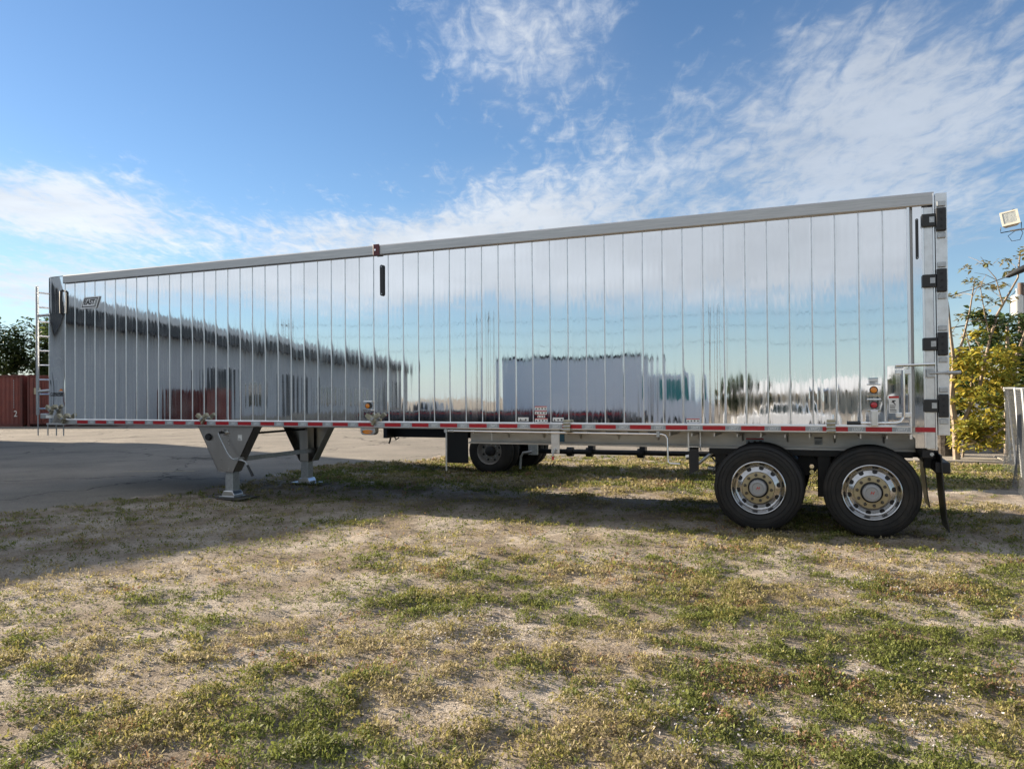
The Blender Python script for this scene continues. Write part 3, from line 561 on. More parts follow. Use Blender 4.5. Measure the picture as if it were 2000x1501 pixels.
MB().box(11.95, 14.45, .58, .86, .93, 1.004).box(11.95, 14.45, 1.74, 2.02, .93, 1.004).build('slider_box', m_black, T)
MB().tube([(13.2, .9, .78), (13.2, 1.7, .78)], .14, 16).build('air_tank', m_black, T, smooth=True)
for z in (.73, .80): MB().tube([(13.27, .50, z), (13.27, .60, z)], .028, 10).build('valve_fitting', m_chrome, T, smooth=True)
MB().tube([(11.95, .75, .88), (12.05, .6, .80), (12.0, .55, .7), (12.12, .7, .62)], .012, 6).tube([(11.92, .7, .72), (12.1, .7, .70)], .035, 10).build('brake_hose', m_gal, T, smooth=True)
# rear end: bumper, light box, mudflaps
MB().box(14.50, 14.62, .02, 2.58, .98, 1.085).build('rear_cross_member', m_black, T, bevel=.01)
MB().box(14.64, 14.80, .06, 2.54, .80, .93).build('rear_bumper', m_black, T, bevel=.015)
for y in (.5, 2.1): MB().box(14.56, 14.72, y - .05, y + .05, .82, 1.08).build('bumper_bracket', m_black, T)
MB().tube([(14.60, -.02, 1.03), (14.60, .06, 1.03)], .022, 10).build('tow_eye', m_gal, T)
def flap(y0, y1):
    P_ = [(14.69, 1.02), (14.70, .8), (14.72, .5), (14.74, .28), (14.765, .12)]
    MB().add([(x, y, z) for x, z in P_ for y in (y0, y1)] + [(x + .014, y, z) for x, z in P_ for y in (y0, y1)],
             [(2 * i, 2 * i + 1, 2 * i + 3, 2 * i + 2) for i in range(4)] + [(10 + 2 * i, 12 + 2 * i, 13 + 2 * i, 11 + 2 * i) for i in range(4)] + [(2 * i, 2 * i + 2, 12 + 2 * i, 10 + 2 * i) for i in range(4)] + [(2 * i + 1, 11 + 2 * i, 13 + 2 * i, 2 * i + 3) for i in range(4)] + [(8, 9, 19, 18), (0, 10, 11, 1)]).build('mudflap', m_blackr, T)
flap(-.01, .60); flap(1.98, 2.6)
# dark board under the near leg, a loose thing
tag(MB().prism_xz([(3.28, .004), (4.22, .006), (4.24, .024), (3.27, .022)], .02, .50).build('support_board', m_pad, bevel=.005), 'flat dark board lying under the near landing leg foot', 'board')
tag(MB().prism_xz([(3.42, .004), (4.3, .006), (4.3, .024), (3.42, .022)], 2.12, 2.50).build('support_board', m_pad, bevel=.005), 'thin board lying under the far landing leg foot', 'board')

# ------------------------------------------------------------------ truck chassis parked behind the trailer
K = thing('truck_chassis', 'dark navy truck chassis with dual rear wheels parked behind the trailer', 'truck', (7, 6.2, 0))
for y in (5.55, 6.45): MB().box(3.86, 12.6, y - .04, y + .04, .75, 1.02).build('chassis_rail', m_navy, K, bevel=.01)
MB().box(3.80, 3.90, 5.2, 6.8, .74, 1.0).build('rear_cross_member', m_navy, K)
MB().box(3.74, 3.80, 5.3, 5.45, .79, .89).build('tail_light', m_rlens, K, bevel=.01); MB().box(3.74, 3.80, 6.55, 6.7, .79, .89).build('tail_light', m_rlens, K, bevel=.01)
MB().tube([(3.88, 5.4, .78), (3.86, 5.4, .68), (3.83, 5.4, .60)], .022, 8).tube([(3.98, 5.4, .76), (4.02, 5.4, .7), (4.1, 5.4, .74)], .015, 6).build('tow_hook', m_black, K)
MB().prism_xz([(3.86, 1.02), (7.6, 1.02), (7.6, 1.16), (3.86, 1.16)], 5.0, 7.2).build('deck_frame', m_navy, K)
MB().box(5.52, 6.05, 5.1, 5.115, .22, .98).build('mudflap', m_blackr, K); MB().box(5.52, 5.56, 6.6, 7.2, .25, .98).build('mudflap', m_blackr, K)
m_rimg = mat('grey_steel_rim', (.32, .30, .28), .55, .3, noise=(9, (.22, .2, .18), .4, .7))
def truck_wheel(cx, y0, R, dual):
    s = 1 if y0 < 6.1 else -1
    tp_ = [(.29, .03), (.30, .01), (.36, -.004), (.43, .0), (R - .02, .02), (R, .05), (R, .12), (R - .01, .125), (R - .01, .135), (R, .14), (R, .22), (R - .02, .25), (.40, .26), (.29, .24)]
    ty = MB().lathe_y((cx, y0, R), [(r, s * y) for r, y in tp_], 48).build('wheel', m_tyreold, K, smooth=True)
    if dual: MB().lathe_y((cx, y0 + s * .32, R), [(r, s * y) for r, y in tp_], 48).build('inner_tyre', m_tyreold, ty, smooth=True)
    MB().lathe_y((cx, y0, R), [(s_r, s * y) for s_r, y in ((.295, .02), (.285, .0), (.275, .01), (.262, .10), (.24, .14), (.12, .135), (.11, .12))], 40).build('rim', m_rimg, ty, smooth=True)
    MB().lathe_y((cx, y0, R), [(.11, s * .14), (.105, s * .03), (.09, s * .02), (.0005, s * .02)], 28).build('hub', m_black, ty, smooth=True)
    for k in range(8):
        a = 2 * math.pi * k / 8
        MB().lathe_y((cx + .155 * math.cos(a), y0, R + .155 * math.sin(a)), [(.018, s * .137), (.018, s * .11), (.0004, s * .108)], 8).build('wheel_nut', m_gal, ty)
        a += .39; MB().lathe_y((cx + .205 * math.cos(a), y0, R + .205 * math.sin(a)), [(.028, s * .137), (.027, s * .133), (.0004, s * .133)], 12).build('hand_hole', m_black, ty)
truck_wheel(6.58, 5.05, .5, True); truck_wheel(6.70, 7.2, .5, True); truck_wheel(11.9, 5.25, .5, False); truck_wheel(11.9, 7.1, .5, False)
MB().tube([(6.62, 5.4, .5), (6.62, 6.9, .5)], .08, 12).tube([(6.62, 5.95, .5), (6.62, 6.3, .5)], [.2, .2], 14).build('rear_axle', m_black, K, smooth=True)
MB().tube([(6.8, 6.1, .44), (11.6, 6.1, .46)], .055, 12).build('drive_shaft', m_black, K, smooth=True)
for x in (8.1, 8.55, 9.7): MB().tube([(x - .07, 6.1, .445), (x + .07, 6.1, .445)], .105, 10).build('shaft_joint', m_black, K, smooth=True)
for x in (8.6, 9.75): MB().box(x - .06, x + .06, 6.0, 6.2, .5, .78).build('shaft_hanger', m_navy, K)
MB().box(7.4, 7.62, 5.3, 5.36, .42, .74).build('spring_hanger', m_gal, K, bevel=.01); MB().tube([(7.5, 5.28, .5), (7.3, 5.28, .47), (7.24, 5.28, .38), (7.22, 5.28, .12)], .03, 8).build('exhaust_pipe', m_gal, K, smooth=True)
MB().tube([(10.75, 5.6, .42), (11.0, 5.6, .48)], .05, 8).tube([(11.0, 5.5, .3), (11.3, 5.5, .55)], .03, 8).build('steering_gear', m_gal, K, smooth=True)
MB().box(10.9, 12.8, 5.2, 7.2, 1.03, 1.2).build('cab_floor', m_navy, K)
MB().prism_xz([(11.0, 1.2), (13.1, 1.2), (13.1, 1.7), (12.7, 1.85), (12.45, 2.55), (11.0, 2.6)], 5.2, 7.2).build('cab', m_navy, K, bevel=.05)
for y in (5.19, 7.203): MB().prism_xz([(11.35, 1.85), (12.5, 1.85), (12.33, 2.4), (11.35, 2.42)], y, y + .006).build('cab_window', m_glass, K)

# ------------------------------------------------------------------ containers and trees at the left
def container(loc, rz, L_, H_, label_, door):
    """local x along the long side, face y=0 toward the yard"""
    c = thing('shipping_container', label_, 'container', loc, rz, 'red shipping containers')
    B_ = 2.44
    def P(mb, n, m, par=c, **k):
        o = mb.build(n, m, None, **k); o.parent = par; return o
    fr_ = MB()
    def side(y, x0, x1, inv):
        mb = MB(); n = int((x1 - x0) / .28); w = (x1 - x0) / n; pts = []
        for i in range(n): pts += [(x0 + i * w, 0), (x0 + i * w + w * .25, 0), (x0 + i * w + w * .5, .036), (x0 + i * w + w * .75, .036)]
        pts.append((x1, 0)); k = len(pts)
        mb.add([(a, y + b * inv, .16) for a, b in pts] + [(a, y + b * inv, H_ - .12) for a, b in pts], [(i, i + 1, k + i + 1, k + i) for i in range(k - 1)]); return mb
    P(side(.04, .12, L_ - .12, 1), 'corrugated_side', m_cont); P(side(B_ - .04, .12, L_ - .12, -1), 'corrugated_side', m_cont)
    P(MB().box(.1, L_ - .1, .1, B_ - .1, .1, .16), 'floor', m_contd); P(MB().box(.05, L_ - .05, .06, B_ - .06, H_ - .1, H_ - .04), 'roof', m_cont)
    for a in (.0, L_ - .14):
        for b_ in (.0, B_ - .14): P(MB().box(a, a + .14, b_, b_ + .14, 0, H_), 'corner_post', m_contd, bevel=.01)
    for b_ in (.0, B_ - .1): P(MB().box(.14, L_ - .14, b_ + .01, b_ + .09, 0.02, .17), 'bottom_rail', m_contd); P(MB().box(.14, L_ - .14, b_ + .01, b_ + .09, H_ - .12, H_ - .005), 'top_rail', m_contd)
    P(MB().box(L_ - .1, L_ - .02, .14, B_ - .14, .1, H_ - .05), 'end_wall', m_cont)
    if not door: P(MB().box(.02, .1, .14, B_ - .14, .1, H_ - .05), 'end_wall', m_cont); return c
    for k in range(2):     # door leaves in the end x = 0
        y0 = .15 + k * 1.075; d = P(MB().box(.02, .07, y0, y0 + 1.06, .18, H_ - .13), 'door', m_cont)
        for j in range(5): zz = .32 + j * (H_ - .6) / 5; P(MB().box(-.006, .02, y0 + .1, y0 + .96, zz, zz + (H_ - .6) / 5 * .72), 'door_panel', m_cont, d, bevel=.015)
        for yy in (y0 + .3, y0 + .78): P(MB().tube([(-.035, yy, .15), (-.035, yy, H_ - .1)], .017, 8), 'lock_rod', m_contd, d)
    P(MB().box(-.012, -.0065, 1.55, 2.0, 1.88, 2.24), 'data_plate', mat('faded_cream_label', (.52, .46, .32), .6), c)
    P(MB().prism_yz([(1.62, 1.40), (1.86, 1.40), (1.74, 1.60)], -.012, -.0065), 'warning_triangle', m_oran, c)
    P(MB().prism_yz([(.95 + .12 * math.cos(t), 2.0 + .15 * math.sin(t)) for t in np.linspace(0, 6.283, 15)[:-1]], -.012, -.0065), 'round_sticker', m_white, c)
    return c
a0 = math.atan2(.34, 1.80) + .06
c1 = container((-29.75 - 12.2 * math.cos(a0), 19.80 - 12.2 * math.sin(a0), -.01), a0, 12.19, 3.02, 'long red corrugated container with its side to the lot, left of the ladder', False)
put = obj('side_number', text_mesh('2', .5, m_white, 0, .001), c1); local(put); put.location = (11.75, -.0, .75); put.rotation_euler = (RAD(90), 0, 0)
for k in range(12): o = local(MB().box(11.62, 11.66, -.002, .002, 1.1 + k * .14, 1.18 + k * .14).build('side_marking', m_grey, c1))
a1 = a0 + RAD(90)
container((-27.05, 20.45, -.01), a1, 6.06, 3.0, 'red container with closed doors facing the lot behind the ladder', True)
container((-24.0, 21.3, -.01), a1, 6.06, 3.0, 'red container with doors, next one behind the trailer nose', True)

def tube_tree(mb, p, d, r, depth, tips, seglen, spread=.55, twig=.55, minr=.006):
    pts = [p]; q = Vector(p)
    for k in range(3):
        d = (d + Vector((random.uniform(-1, 1), random.uniform(-1, 1), random.uniform(-.5, .8))) * .16).normalized(); q = q + d * seglen / 3; pts.append(q.copy())
    mb.tube(pts, [r, r * .88, r * .76, r * .66], 6, False)
    if depth == 0: tips.append((q.copy(), d.copy())); return
    tips.append((q.copy(), d.copy())) if depth == 1 else None
    for k in range(random.choice((2, 3, 3))):
        e = (d + Vector((random.uniform(-1, 1), random.uniform(-1, 1), random.uniform(-.4, .8))) * spread * 1.5).normalized()
        tube_tree(mb, q if k else pts[2], e, max(r * twig, minr), depth - 1, tips, seglen * random.uniform(.65, .85), spread, twig, minr)
def leaf_cloud(cent, rad, n, size, cols, flat=.4):
    """n leaves round each centre; cols: list of rgb picked per leaf"""
    cent = np.array(cent); k = len(cent); idx = np.repeat(np.arange(k), n); m = len(idx)
    off = rng.normal(0, 1, (m, 3)); off /= np.maximum(np.linalg.norm(off, axis=1), .3)[:, None]; off *= (rng.random(m) ** .5)[:, None] * np.asarray(rad)
    base = cent[idx] + off; yaw = rng.uniform(0, 6.283, m); pitch = rng.normal(0, flat, m); ln = size * rng.uniform(.6, 1.3, m)
    q = leaf_quads(base, yaw, pitch, ln, ln * rng.uniform(.35, .55, m), .15)
    cols = np.array(cols); cc = cols[rng.integers(0, len(cols), m)] * rng.uniform(.7, 1.25, m)[:, None]; return q, cc
GREEN = [(.045, .075, .022), (.06, .095, .03), (.035, .06, .02), (.085, .11, .035)]
def dense_tree(name, label_, loc, h, rx, ry, nclump, size, cols, group, trunk_r=.16, base=.18):
    t = thing(name, label_, 'tree', loc, 0, group); mb = MB(); tips = []
    mb.tube([(0, 0, -.1), (.05, .02, h * .25), (-.05, .04, h * .5), (.02, 0, h * .8)], [trunk_r, trunk_r * .8, trunk_r * .55, trunk_r * .2], 8)
    for k in range(7):
        a = random.uniform(0, 6.28); z = h * random.uniform(.2, .65); mb.tube([(0, 0, z), (rx * .4 * math.cos(a), ry * .4 * math.sin(a), z + h * .12), (rx * .75 * math.cos(a), ry * .75 * math.sin(a), z + h * .22)], [trunk_r * .45, trunk_r * .28, trunk_r * .1], 6)
    tr = local(mb.build('trunk', m_barkd, t, smooth=True)); cen = []
    while len(cen) < nclump:
        v = rng.uniform(-1, 1, 3)
        if np.linalg.norm(v) < 1 and np.linalg.norm(v) > .35: cen.append((v[0] * rx, v[1] * ry, h * (base + (1 - base) * .5) + v[2] * h * (1 - base) * .5))
    q, cc = leaf_cloud(cen, (rx * .24, rx * .24, h * .09), 90, size, cols)
    local(obj('crown', quads_mesh('crown', q, cc, m_leaf), t)); return t
for i, (px, py, h, r) in enumerate([(-44.5, 26.5, 8.0, 3.0), (-40.6, 30.5, 8.3, 3.2), (-37.2, 29.8, 7.9, 2.9), (-34.0, 31.0, 8.2, 2.9), (-31.0, 32.5, 7.4, 2.8), (-28.0, 34.0, 5.0, 2.5)]):
    dense_tree('broadleaf_tree', ['bushy green tree at the photo\'s left edge, behind the long red container', 'taller green tree behind the long red container, second from the left', 'green tree behind the long container, left of the ladder', 'green tree rising right behind the ladder', 'green tree behind the trailer nose and the closed red doors', 'low green tree hidden behind the trailer nose'][i], (px, py, 0), h, r, r, 110, .34, GREEN, 'trees behind the red containers')

# ------------------------------------------------------------------ trees, fence, pole and floodlight at the right
U = Vector((.922, .386, 0)); V = Vector((-.386, .922, 0))
YEL = [(.40, .34, .05), (.30, .29, .045), (.46, .36, .06), (.20, .22, .04)]; PALE = [(.26, .22, .10), (.20, .19, .08), (.16, .17, .06), (.30, .23, .10)]; DEEP = [(.035, .065, .022), (.05, .085, .028), (.075, .10, .03)]
def limb_tree(name, label_, loc, limbs, clusters, group):
    """limbs: [(points (u, v, z), r0, r1)], clusters: [(u, v, z, radius, leaves, size, colours)]"""
    t = thing(name, label_, 'tree', loc, 0, group); mb = MB(); w = lambda p: U * p[0] + V * p[1] + Vector((0, 0, p[2]))
    for pts, r0, r1 in limbs:
        n = len(pts); mb.tube([w(p) for p in pts], [r0 + (r1 - r0) * i / (n - 1) for i in range(n)], 7)
        for i in range(1, n):         # side twigs
            for k in range(2):
                a = w(pts[i - 1]).lerp(w(pts[i]), random.random()); d = Vector((random.uniform(-1, 1), random.uniform(-1, 1), random.uniform(-.2, .9))).normalized() * random.uniform(.25, .6)
                mb.tube([a, a + d * .5 + Vector((0, 0, .04)), a + d], [.009, .006, .003], 5)
    local(mb.build('trunk', m_bark, t, smooth=True)); Q, CC = [], []
    for u, v, z, r, n, sz, cols in clusters:
        q, c_ = leaf_cloud([tuple(w((u, v, z)))], (r, r, r * .55), n, sz, cols); Q.append(q); CC.append(c_)
    local(obj('crown', quads_mesh('crown', np.concatenate(Q), np.concatenate(CC), m_leaf), t)); return t
cl = []
for u, z in ((-.0, 4.0), (.1, 3.5), (.35, 4.35), (.6, 4.25), (.75, 4.75), (.55, 3.9), (.85, 3.8), (1.0, 4.2), (1.2, 4.55), (1.25, 4.85), (1.45, 4.9), (1.6, 5.05), (1.3, 4.25), (.3, 4.65), (-.1, 3.1), (1.35, 3.9)): cl.append((u + random.uniform(-.05, .05), random.uniform(-.3, .3), z, .17, 26, .13, PALE))
for u, z in ((.45, 3.55), (.7, 3.45), (.9, 3.35), (1.05, 3.2), (.65, 3.1), (.85, 2.95), (1.2, 3.05)): cl.append((u, random.uniform(-.3, .3), z, .27, 65, .17, DEEP if random.random() < .7 else YEL))
for k in range(110):
    u = random.uniform(-.1, 1.5); z = random.uniform(.35, 2.7); cl.append((u, random.uniform(-.5, .4), z,   .22, 34, .17, YEL))
limb_tree('yellowing_tree', 'sparse tree with yellow-green leaf clusters beside the trailer rear doors', (16.25, 10.9, 0),
    [([(0, 0, -.1), (-.03, 0, .9), (-.08, .05, 1.5), (0, .05, 2.35)], .085, .06), ([(0, .05, 2.3), (-.08, .05, 3.1), (-.15, 0, 3.7), (-.25, 0, 4.5)], .045, .012), ([(0, .05, 2.3), (.18, 0, 2.9), (.36, 0, 3.6), (.5, 0, 4.4)], .04, .01),
     ([(-.1, -.1, .55), (.5, -.1, 1.75), (.78, -.1, 2.95), (.95, -.1, 3.5), (1.5, -.05, 4.4), (1.6, 0, 5.05)], .05, .014), ([(.78, -.1, 2.95), (.6, -.2, 3.5), (.5, -.2, 4.2)], .02, .008), ([(1.1, -.1, 3.75), (1.0, 0, 4.4), (.75, 0, 4.7)], .018, .006),
     ([(-.05, -.2, .35), (.5, -.4, .6), (1.0, -.5, .95), (1.4, -.5, 1.2)], .04, .014), ([(-.05, -.2, .7), (.45, -.5, .35), (.9, -.5, .2)], .025, .008), ([(.4, -.1, 1.5), (.9, -.3, 1.3), (1.3, -.3, 1.9)], .025, .01), ([(.2, .1, .1), (.35, .1, 1.2), (.5, .1, 2.4), (.3, .1, 3.2)], .03, .01)], cl, 'trees beyond the fence')
cl = [(random.uniform(-.5, .6), random.uniform(-.5, .5), random.uniform(1.2, 3.7), .28, 45, .17, DEEP if random.random() < .55 else YEL) for k in range(26)]
limb_tree('yellowing_tree', 'leafy tree with grey trunk just behind the chain-link fence end', (17.55, 12.4, 0),
    [([(0, 0, -.1), (0, 0, 1.0), (.03, 0, 2.0), (.05, 0, 3.3)], .08, .04), ([(0, 0, 1.6), (-.35, .1, 2.4), (-.7, .1, 3.0)], .04, .012), ([(0, 0, 1.9), (.4, 0, 2.9), (.8, 0, 4.0)], .045, .015), ([(.03, 0, .9), (.4, -.2, 1.3)], .03, .012)], cl, 'trees beyond the fence')
t = thing('palm_trunk', 'dark rough bare trunk standing behind the trailer rear corner', 'trunk', (16.1, 11.9, 0))
mb = MB(); prof = [(.17 + .02 * (i % 2) + .012 * random.random(), i * .09) for i in range(27)]
mb.tube([(0, 0, z - .05) for r, z in prof], [r for r, z in prof], 12); local(mb.build('trunk', m_barkd, t))
for i, (x, y, h, r, n) in enumerate([(18.6, 17.5, 3.9, 1.7, 60), (20.8, 18.5, 3.4, 1.6, 50), (16.6, 19.5, 3.1, 1.5, 45), (23, 21, 4.2, 2, 50)]):
    dense_tree('shrubby_tree', ['dark green tree behind the yellow leaves, in the middle', 'dark green low tree behind the fence end', 'dark shrubby tree low behind the trailer rear corner', 'dark green tree at the photo\'s right edge behind the fence'][i], (x, y, 0), h, r, r, n, .24, DEEP, 'dark trees behind the fence', .12, .02)
hp = MB(); vs = []
for j in range(9):
    for i in range(18):
        a = 2 * math.pi * i / 18; f = j / 8; rr = (1 - f ** 2.2) * (1 + .18 * math.sin(3 * a + j)); vs.append((16.9 + 1.0 * rr * math.cos(a), 14.2 + .7 * rr * math.sin(a), .95 * f + .03 * math.sin(5 * a)))
hp.add(vs, [(j * 18 + i, j * 18 + (i + 1) % 18, (j + 1) * 18 + (i + 1) % 18, (j + 1) * 18 + i) for j in range(8) for i in range(18)])
tag(hp.build('tarp_heap', mat('grey_tarpaulin', (.17, .16, .15), .7, bump=(6, .8)), smooth=True), 'grey tarpaulin heap under the yellow branches', 'heap')
sh = thing('white_shed', 'small white shed glimpsed through the yellow leaves', 'shed', (19.2, 25.5, 0))
local(MB().box(-1.8, 1.8, -1.2, 1.2, 0, 2.05).build('wall', m_white, sh)); local(MB().prism_yz([(-1.4, 2.0), (1.4, 2.0), (0, 2.6)], -1.95, 1.95).build('roof', m_tc, sh))
# chain-link fence running toward the yard
F = thing('chain_link_fence', 'galvanised chain-link fence with leaning posts at the right edge', 'fence', (17.2, 10.7, 0))
fp = [(17.28, 10.75), (16.85, 7.2), (16.30, 3.6), (16.28, -.2)]
for i, (x, y) in enumerate(fp): MB().tube([(x + .04, y, -.1), (x - .05 - .02 * i, y, 1.78)], .032, 10).build('post', m_gal, F, smooth=True)
for (x, y), (x2, y2) in zip(fp[:-1], fp[1:]): MB().tube([(x - .05, y, 1.76), (x2 - .06, y2, 1.77)], .021, 8).build('top_rail', m_gal, F, smooth=True)
MB().tube([(17.28, 10.75, 1.74), (18.6, 11.3, 1.8), (20.5, 12.0, 1.8)], .021, 8).build('top_rail', m_gal, F, smooth=True)
MB().tube([(17.62, 10.9, -.1), (17.58, 10.9, 1.76)], .03, 8).build('post', m_gal, F); MB().tube([(17.28, 10.75, 1.70), (17.0, 8.4, .1)], .018, 8).build('brace', m_gal, F)
wv, wf = [], []
L0 = [Vector((x, y, 0)) for x, y in fp]; cum = [0]
for a, b in zip(L0[:-1], L0[1:]): cum.append(cum[-1] + (b - a).length)
def fpt(s_, z):
    i = max(j for j in range(len(cum) - 1) if cum[j] <= s_ + 1e-9); k = min((s_ - cum[i]) / (cum[i + 1] - cum[i]), 1.); p = L0[i].lerp(L0[i + 1], k)
    bul = .10 * max(0, 1 - z / .9) * math.sin(math.pi * k) * (1 + .5 * math.sin(s_ * 1.7)); return Vector((p.x - .055 - bul, p.y, z))
cell = .078; nzr = 22
for k in range(int(cum[-1] / cell)):
    for sg in (0, 1):
        for j in range(nzr):
            s0 = k * cell + (cell if (j + sg) % 2 else 0); s1 = k * cell + (0 if (j + sg) % 2 else cell)
            if max(s0, s1) > cum[-1]: continue
            a, b = fpt(s0, .02 + j * cell), fpt(s1, .02 + (j + 1) * cell); o = len(wv); d = Vector((0, .0011, 0)); e = Vector((.0012, 0, .0006))
            wv += [a - d, a + d, b + d, b - d, a - e, a + e, b + e, b - e]; wf += [(o, o + 1, o + 2, o + 3), (o + 4, o + 5, o + 6, o + 7)]
me = bpy.data.meshes.new('chain_link_mesh'); me.from_pydata(wv, [], wf); me.materials.append(m_link); tag(obj('chain_link_mesh', me, F), kind='stuff')
# floodlight on a steel pole just outside the picture
FS = .8
fl0 = thing('floodlight', 'cream square floodlight on a bracket arm above the fence', 'floodlight', (15.67, 1.38, 3.96), RAD(-12))
def FL(mb, n, m, **k): return local(mb.build(n, m, fl0, **k))
th = RAD(16); R_ = Matrix.Rotation(-th, 3, 'X') @ Matrix.Rotation(RAD(-10), 3, 'Y')
def rot(mb): mb.v = [tuple(R_ @ Vector(p)) for p in mb.v]; return mb
hd = MB(); f0, f1 = .125, .085
hd.add([(-f0, -.07, -f0), (f0, -.07, -f0), (f0, -.07, f0), (-f0, -.07, f0), (-f1, .09, -f1), (f1, .09, -f1), (f1, .09, f1), (-f1, .09, f1)], [(0, 1, 2, 3), (7, 6, 5, 4), (0, 4, 5, 1), (1, 5, 6, 2), (2, 6, 7, 3), (3, 7, 4, 0)])
FL(rot(hd), 'lamp_housing', m_lampw, bevel=.008); FL(rot(MB().box(-.095, .095, -.076, -.071, -.09, .10)), 'lamp_glass', m_glassl); FL(rot(MB().box(.05, .09, -.05, -.01, .125, .15)), 'lamp_latch', m_black)
fm = MB().box(-.125, .125, -.082, -.071, .10, .125).box(-.125, .125, -.082, -.071, -.125, -.09).box(-.125, -.095, -.082, -.071, -.09, .10).box(.095, .125, -.082, -.071, -.09, .10); FL(rot(fm), 'lamp_frame', m_lampw)
FL(MB().tube([(-.13, .02, 0.0 - .10), (-.13, .02, -.19), (.15, .02, -.165), (.15, .02, -.05)], .008, 6), 'yoke', m_black)
FL(MB().tube([(.0, .02, -.175), (.35, .02, -.155), (1.62, .02, -.12)], .014, 8), 'bracket_arm', m_gal)
FL(MB().tube([(.08, .03, -.17), (-.03, .03, -.25), (.02, .03, -.34), (.13, .03, -.33), (.17, .03, -.22), (.14, .03, -.16)], .005, 6), 'lamp_cable', m_black)
pl_ = thing('steel_pole', 'galvanised steel pole carrying the floodlight arm, right of the picture', 'pole', (16.95, 1.13, 0)); local(MB().tube([(0, 0, -.1), (0, 0, 4.6)], [.06, .045], 12).build('shaft', m_gal, pl_, smooth=True))
fl0.scale = (FS, FS, FS)
# utility pole with transformer, wires
up = thing('utility_pole', 'wooden utility pole with grey transformer can behind the fence', 'utility pole', (22.2, 34.8, 0))
local(MB().tube([(0, 0, -.2), (0, 0, 5.2), (0, 0, 6.9)], [.17, .15, .14], 12).build('shaft', m_wood, up, smooth=True)); local(MB().tube([(-.22, -.28, 5.25), (-.22, -.28, 6.2)], .27, 20).tube([(-.22, -.28, 6.2), (-.22, -.28, 6.27)], [.29, .2], 20).build('transformer', m_tc, up, smooth=True))
local(MB().tube([(-.22, -.28, 6.27), (-.22, -.28, 6.6)], .05, 8).build('bushing', m_tc, up)); local(MB().tube([(-.22, -.28, 6.55), (-.5, -.25, 6.2), (-.52, -.2, 5.3), (-.2, -.1, 4.9)], .02, 6).build('drop_lead', m_black, up))
def wire(name, label_, a, b, sag, r, cat='wire', group=None):
    a, b = Vector(a), Vector(b); pts = [a.lerp(b, t) - Vector((0, 0, sag * 4 * t * (1 - t))) for t in np.linspace(0, 1, 17)]
    return tag(MB().tube(pts, r, 5).build(name, m_black), label_, cat, group)
sv = thing('service_cable', 'black service cable with thick splice sleeve crossing behind the fence', 'cable', (17.03, 9.32, 4.18))
MB().tube([(17.02, 9.32, 4.18), (17.07, 9.31, 4.20), (17.35, 9.24, 4.33), (18.3, 9.0, 4.75)], [.02, .05, .075, .075], 10).build('splice_sleeve', m_blackr, sv, smooth=True)
MB().tube([(17.05, 9.32, 4.185), (16.7, 11.3, 4.16), (16.2, 14, 4.22), (15.2, 19, 4.5), (12, 32, 5.6)], .011, 6).build('cable', m_black, sv)
wire('power_line', 'thin black line running from the transformer pole behind the trailer', (21.9, 34.6, 5.2), (9, 35, 3.9), .2, .03); wire('power_line', 'upper black line running right from the utility pole', (22.2, 34.7, 6.75), (46, 30, 6.9), .4, .02)

# ------------------------------------------------------------------ the far side of the yard, behind the photographer (mirrored in the trailer)
Bd = thing('warehouse', 'grey metal warehouse with dark deep eaves reflected in the front panels', 'building', (-21, -18, 0))
wd = Vector((.297, .955, 0)); wn = Vector((.955, -.297, 0)); W0 = Vector((-15.3, 0, 0)) # wall line through W0
def wp(s_, o, z): p = W0 + wd * s_ + wn * o; return (p.x, p.y, z)
def slab(s0, s1, o0, o1, z0, z1, n, m, par=Bd, **k): return MB().add([wp(a, b_, c_) for c_ in (z0, z1) for a, b_ in ((s0, o0), (s1, o0), (s1, o1), (s0, o1))], [(0, 3, 2, 1), (4, 5, 6, 7), (0, 1, 5, 4), (1, 2, 6, 5), (2, 3, 7, 6), (3, 0, 4, 7)]).build(n, m, par, **k)
SA, SB = -82.5, 6.3
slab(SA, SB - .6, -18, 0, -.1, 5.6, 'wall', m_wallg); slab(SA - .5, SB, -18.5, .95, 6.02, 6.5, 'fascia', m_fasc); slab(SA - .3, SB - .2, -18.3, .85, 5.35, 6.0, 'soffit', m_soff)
slab(SA, SB - .6, .0, .12, -.05, .5, 'wall_base', m_conc)
for s0 in range(-81, 6, 3): slab(s0, s0 + .14, .01, .06, .5, 5.55, 'wall_rib', m_fasc)
for s0, w_, z0, z1 in ((-78, 3.6, .3, 3.8), (-71, 2, 1.2, 3), (-64, 2, 1.2, 3), (-57, 2, 1.2, 3), (-52, 2, 1.2, 3.0), (-46, 3.6, .3, 3.8), (-38, 2, 1.2, 3), (-33, 3.6, .3, 3.8), (-10, 1.1, .3, 2.5)):
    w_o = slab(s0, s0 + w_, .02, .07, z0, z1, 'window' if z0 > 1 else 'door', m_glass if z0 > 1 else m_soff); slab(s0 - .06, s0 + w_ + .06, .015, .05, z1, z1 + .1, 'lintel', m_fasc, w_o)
container(wp(-27.5, 2.5, 0), math.atan2(.955, .297), 2.99, 2.4, 'dark red container against the warehouse wall, seen mirrored in the panels', True)
def vehicle_wheels(root, xs, ys, r):
    for x in xs:
        for y in ys: w_ = local(MB().lathe_y((x, y - .11, r), [(r * .55, 0), (r * .95, 0), (r, .04), (r, .18), (r * .95, .22), (r * .55, .22)], 24).build('wheel', m_tyreold, root, smooth=True)); MB().lathe_y((x, y - .115, r), [(r * .55, .02), (r * .2, .05), (.001, .05)], 16).lathe_y((x, y + .115, r), [(r * .55, -.02), (r * .2, -.05), (.001, -.05)], 16).build('rim', m_vgrey, w_)
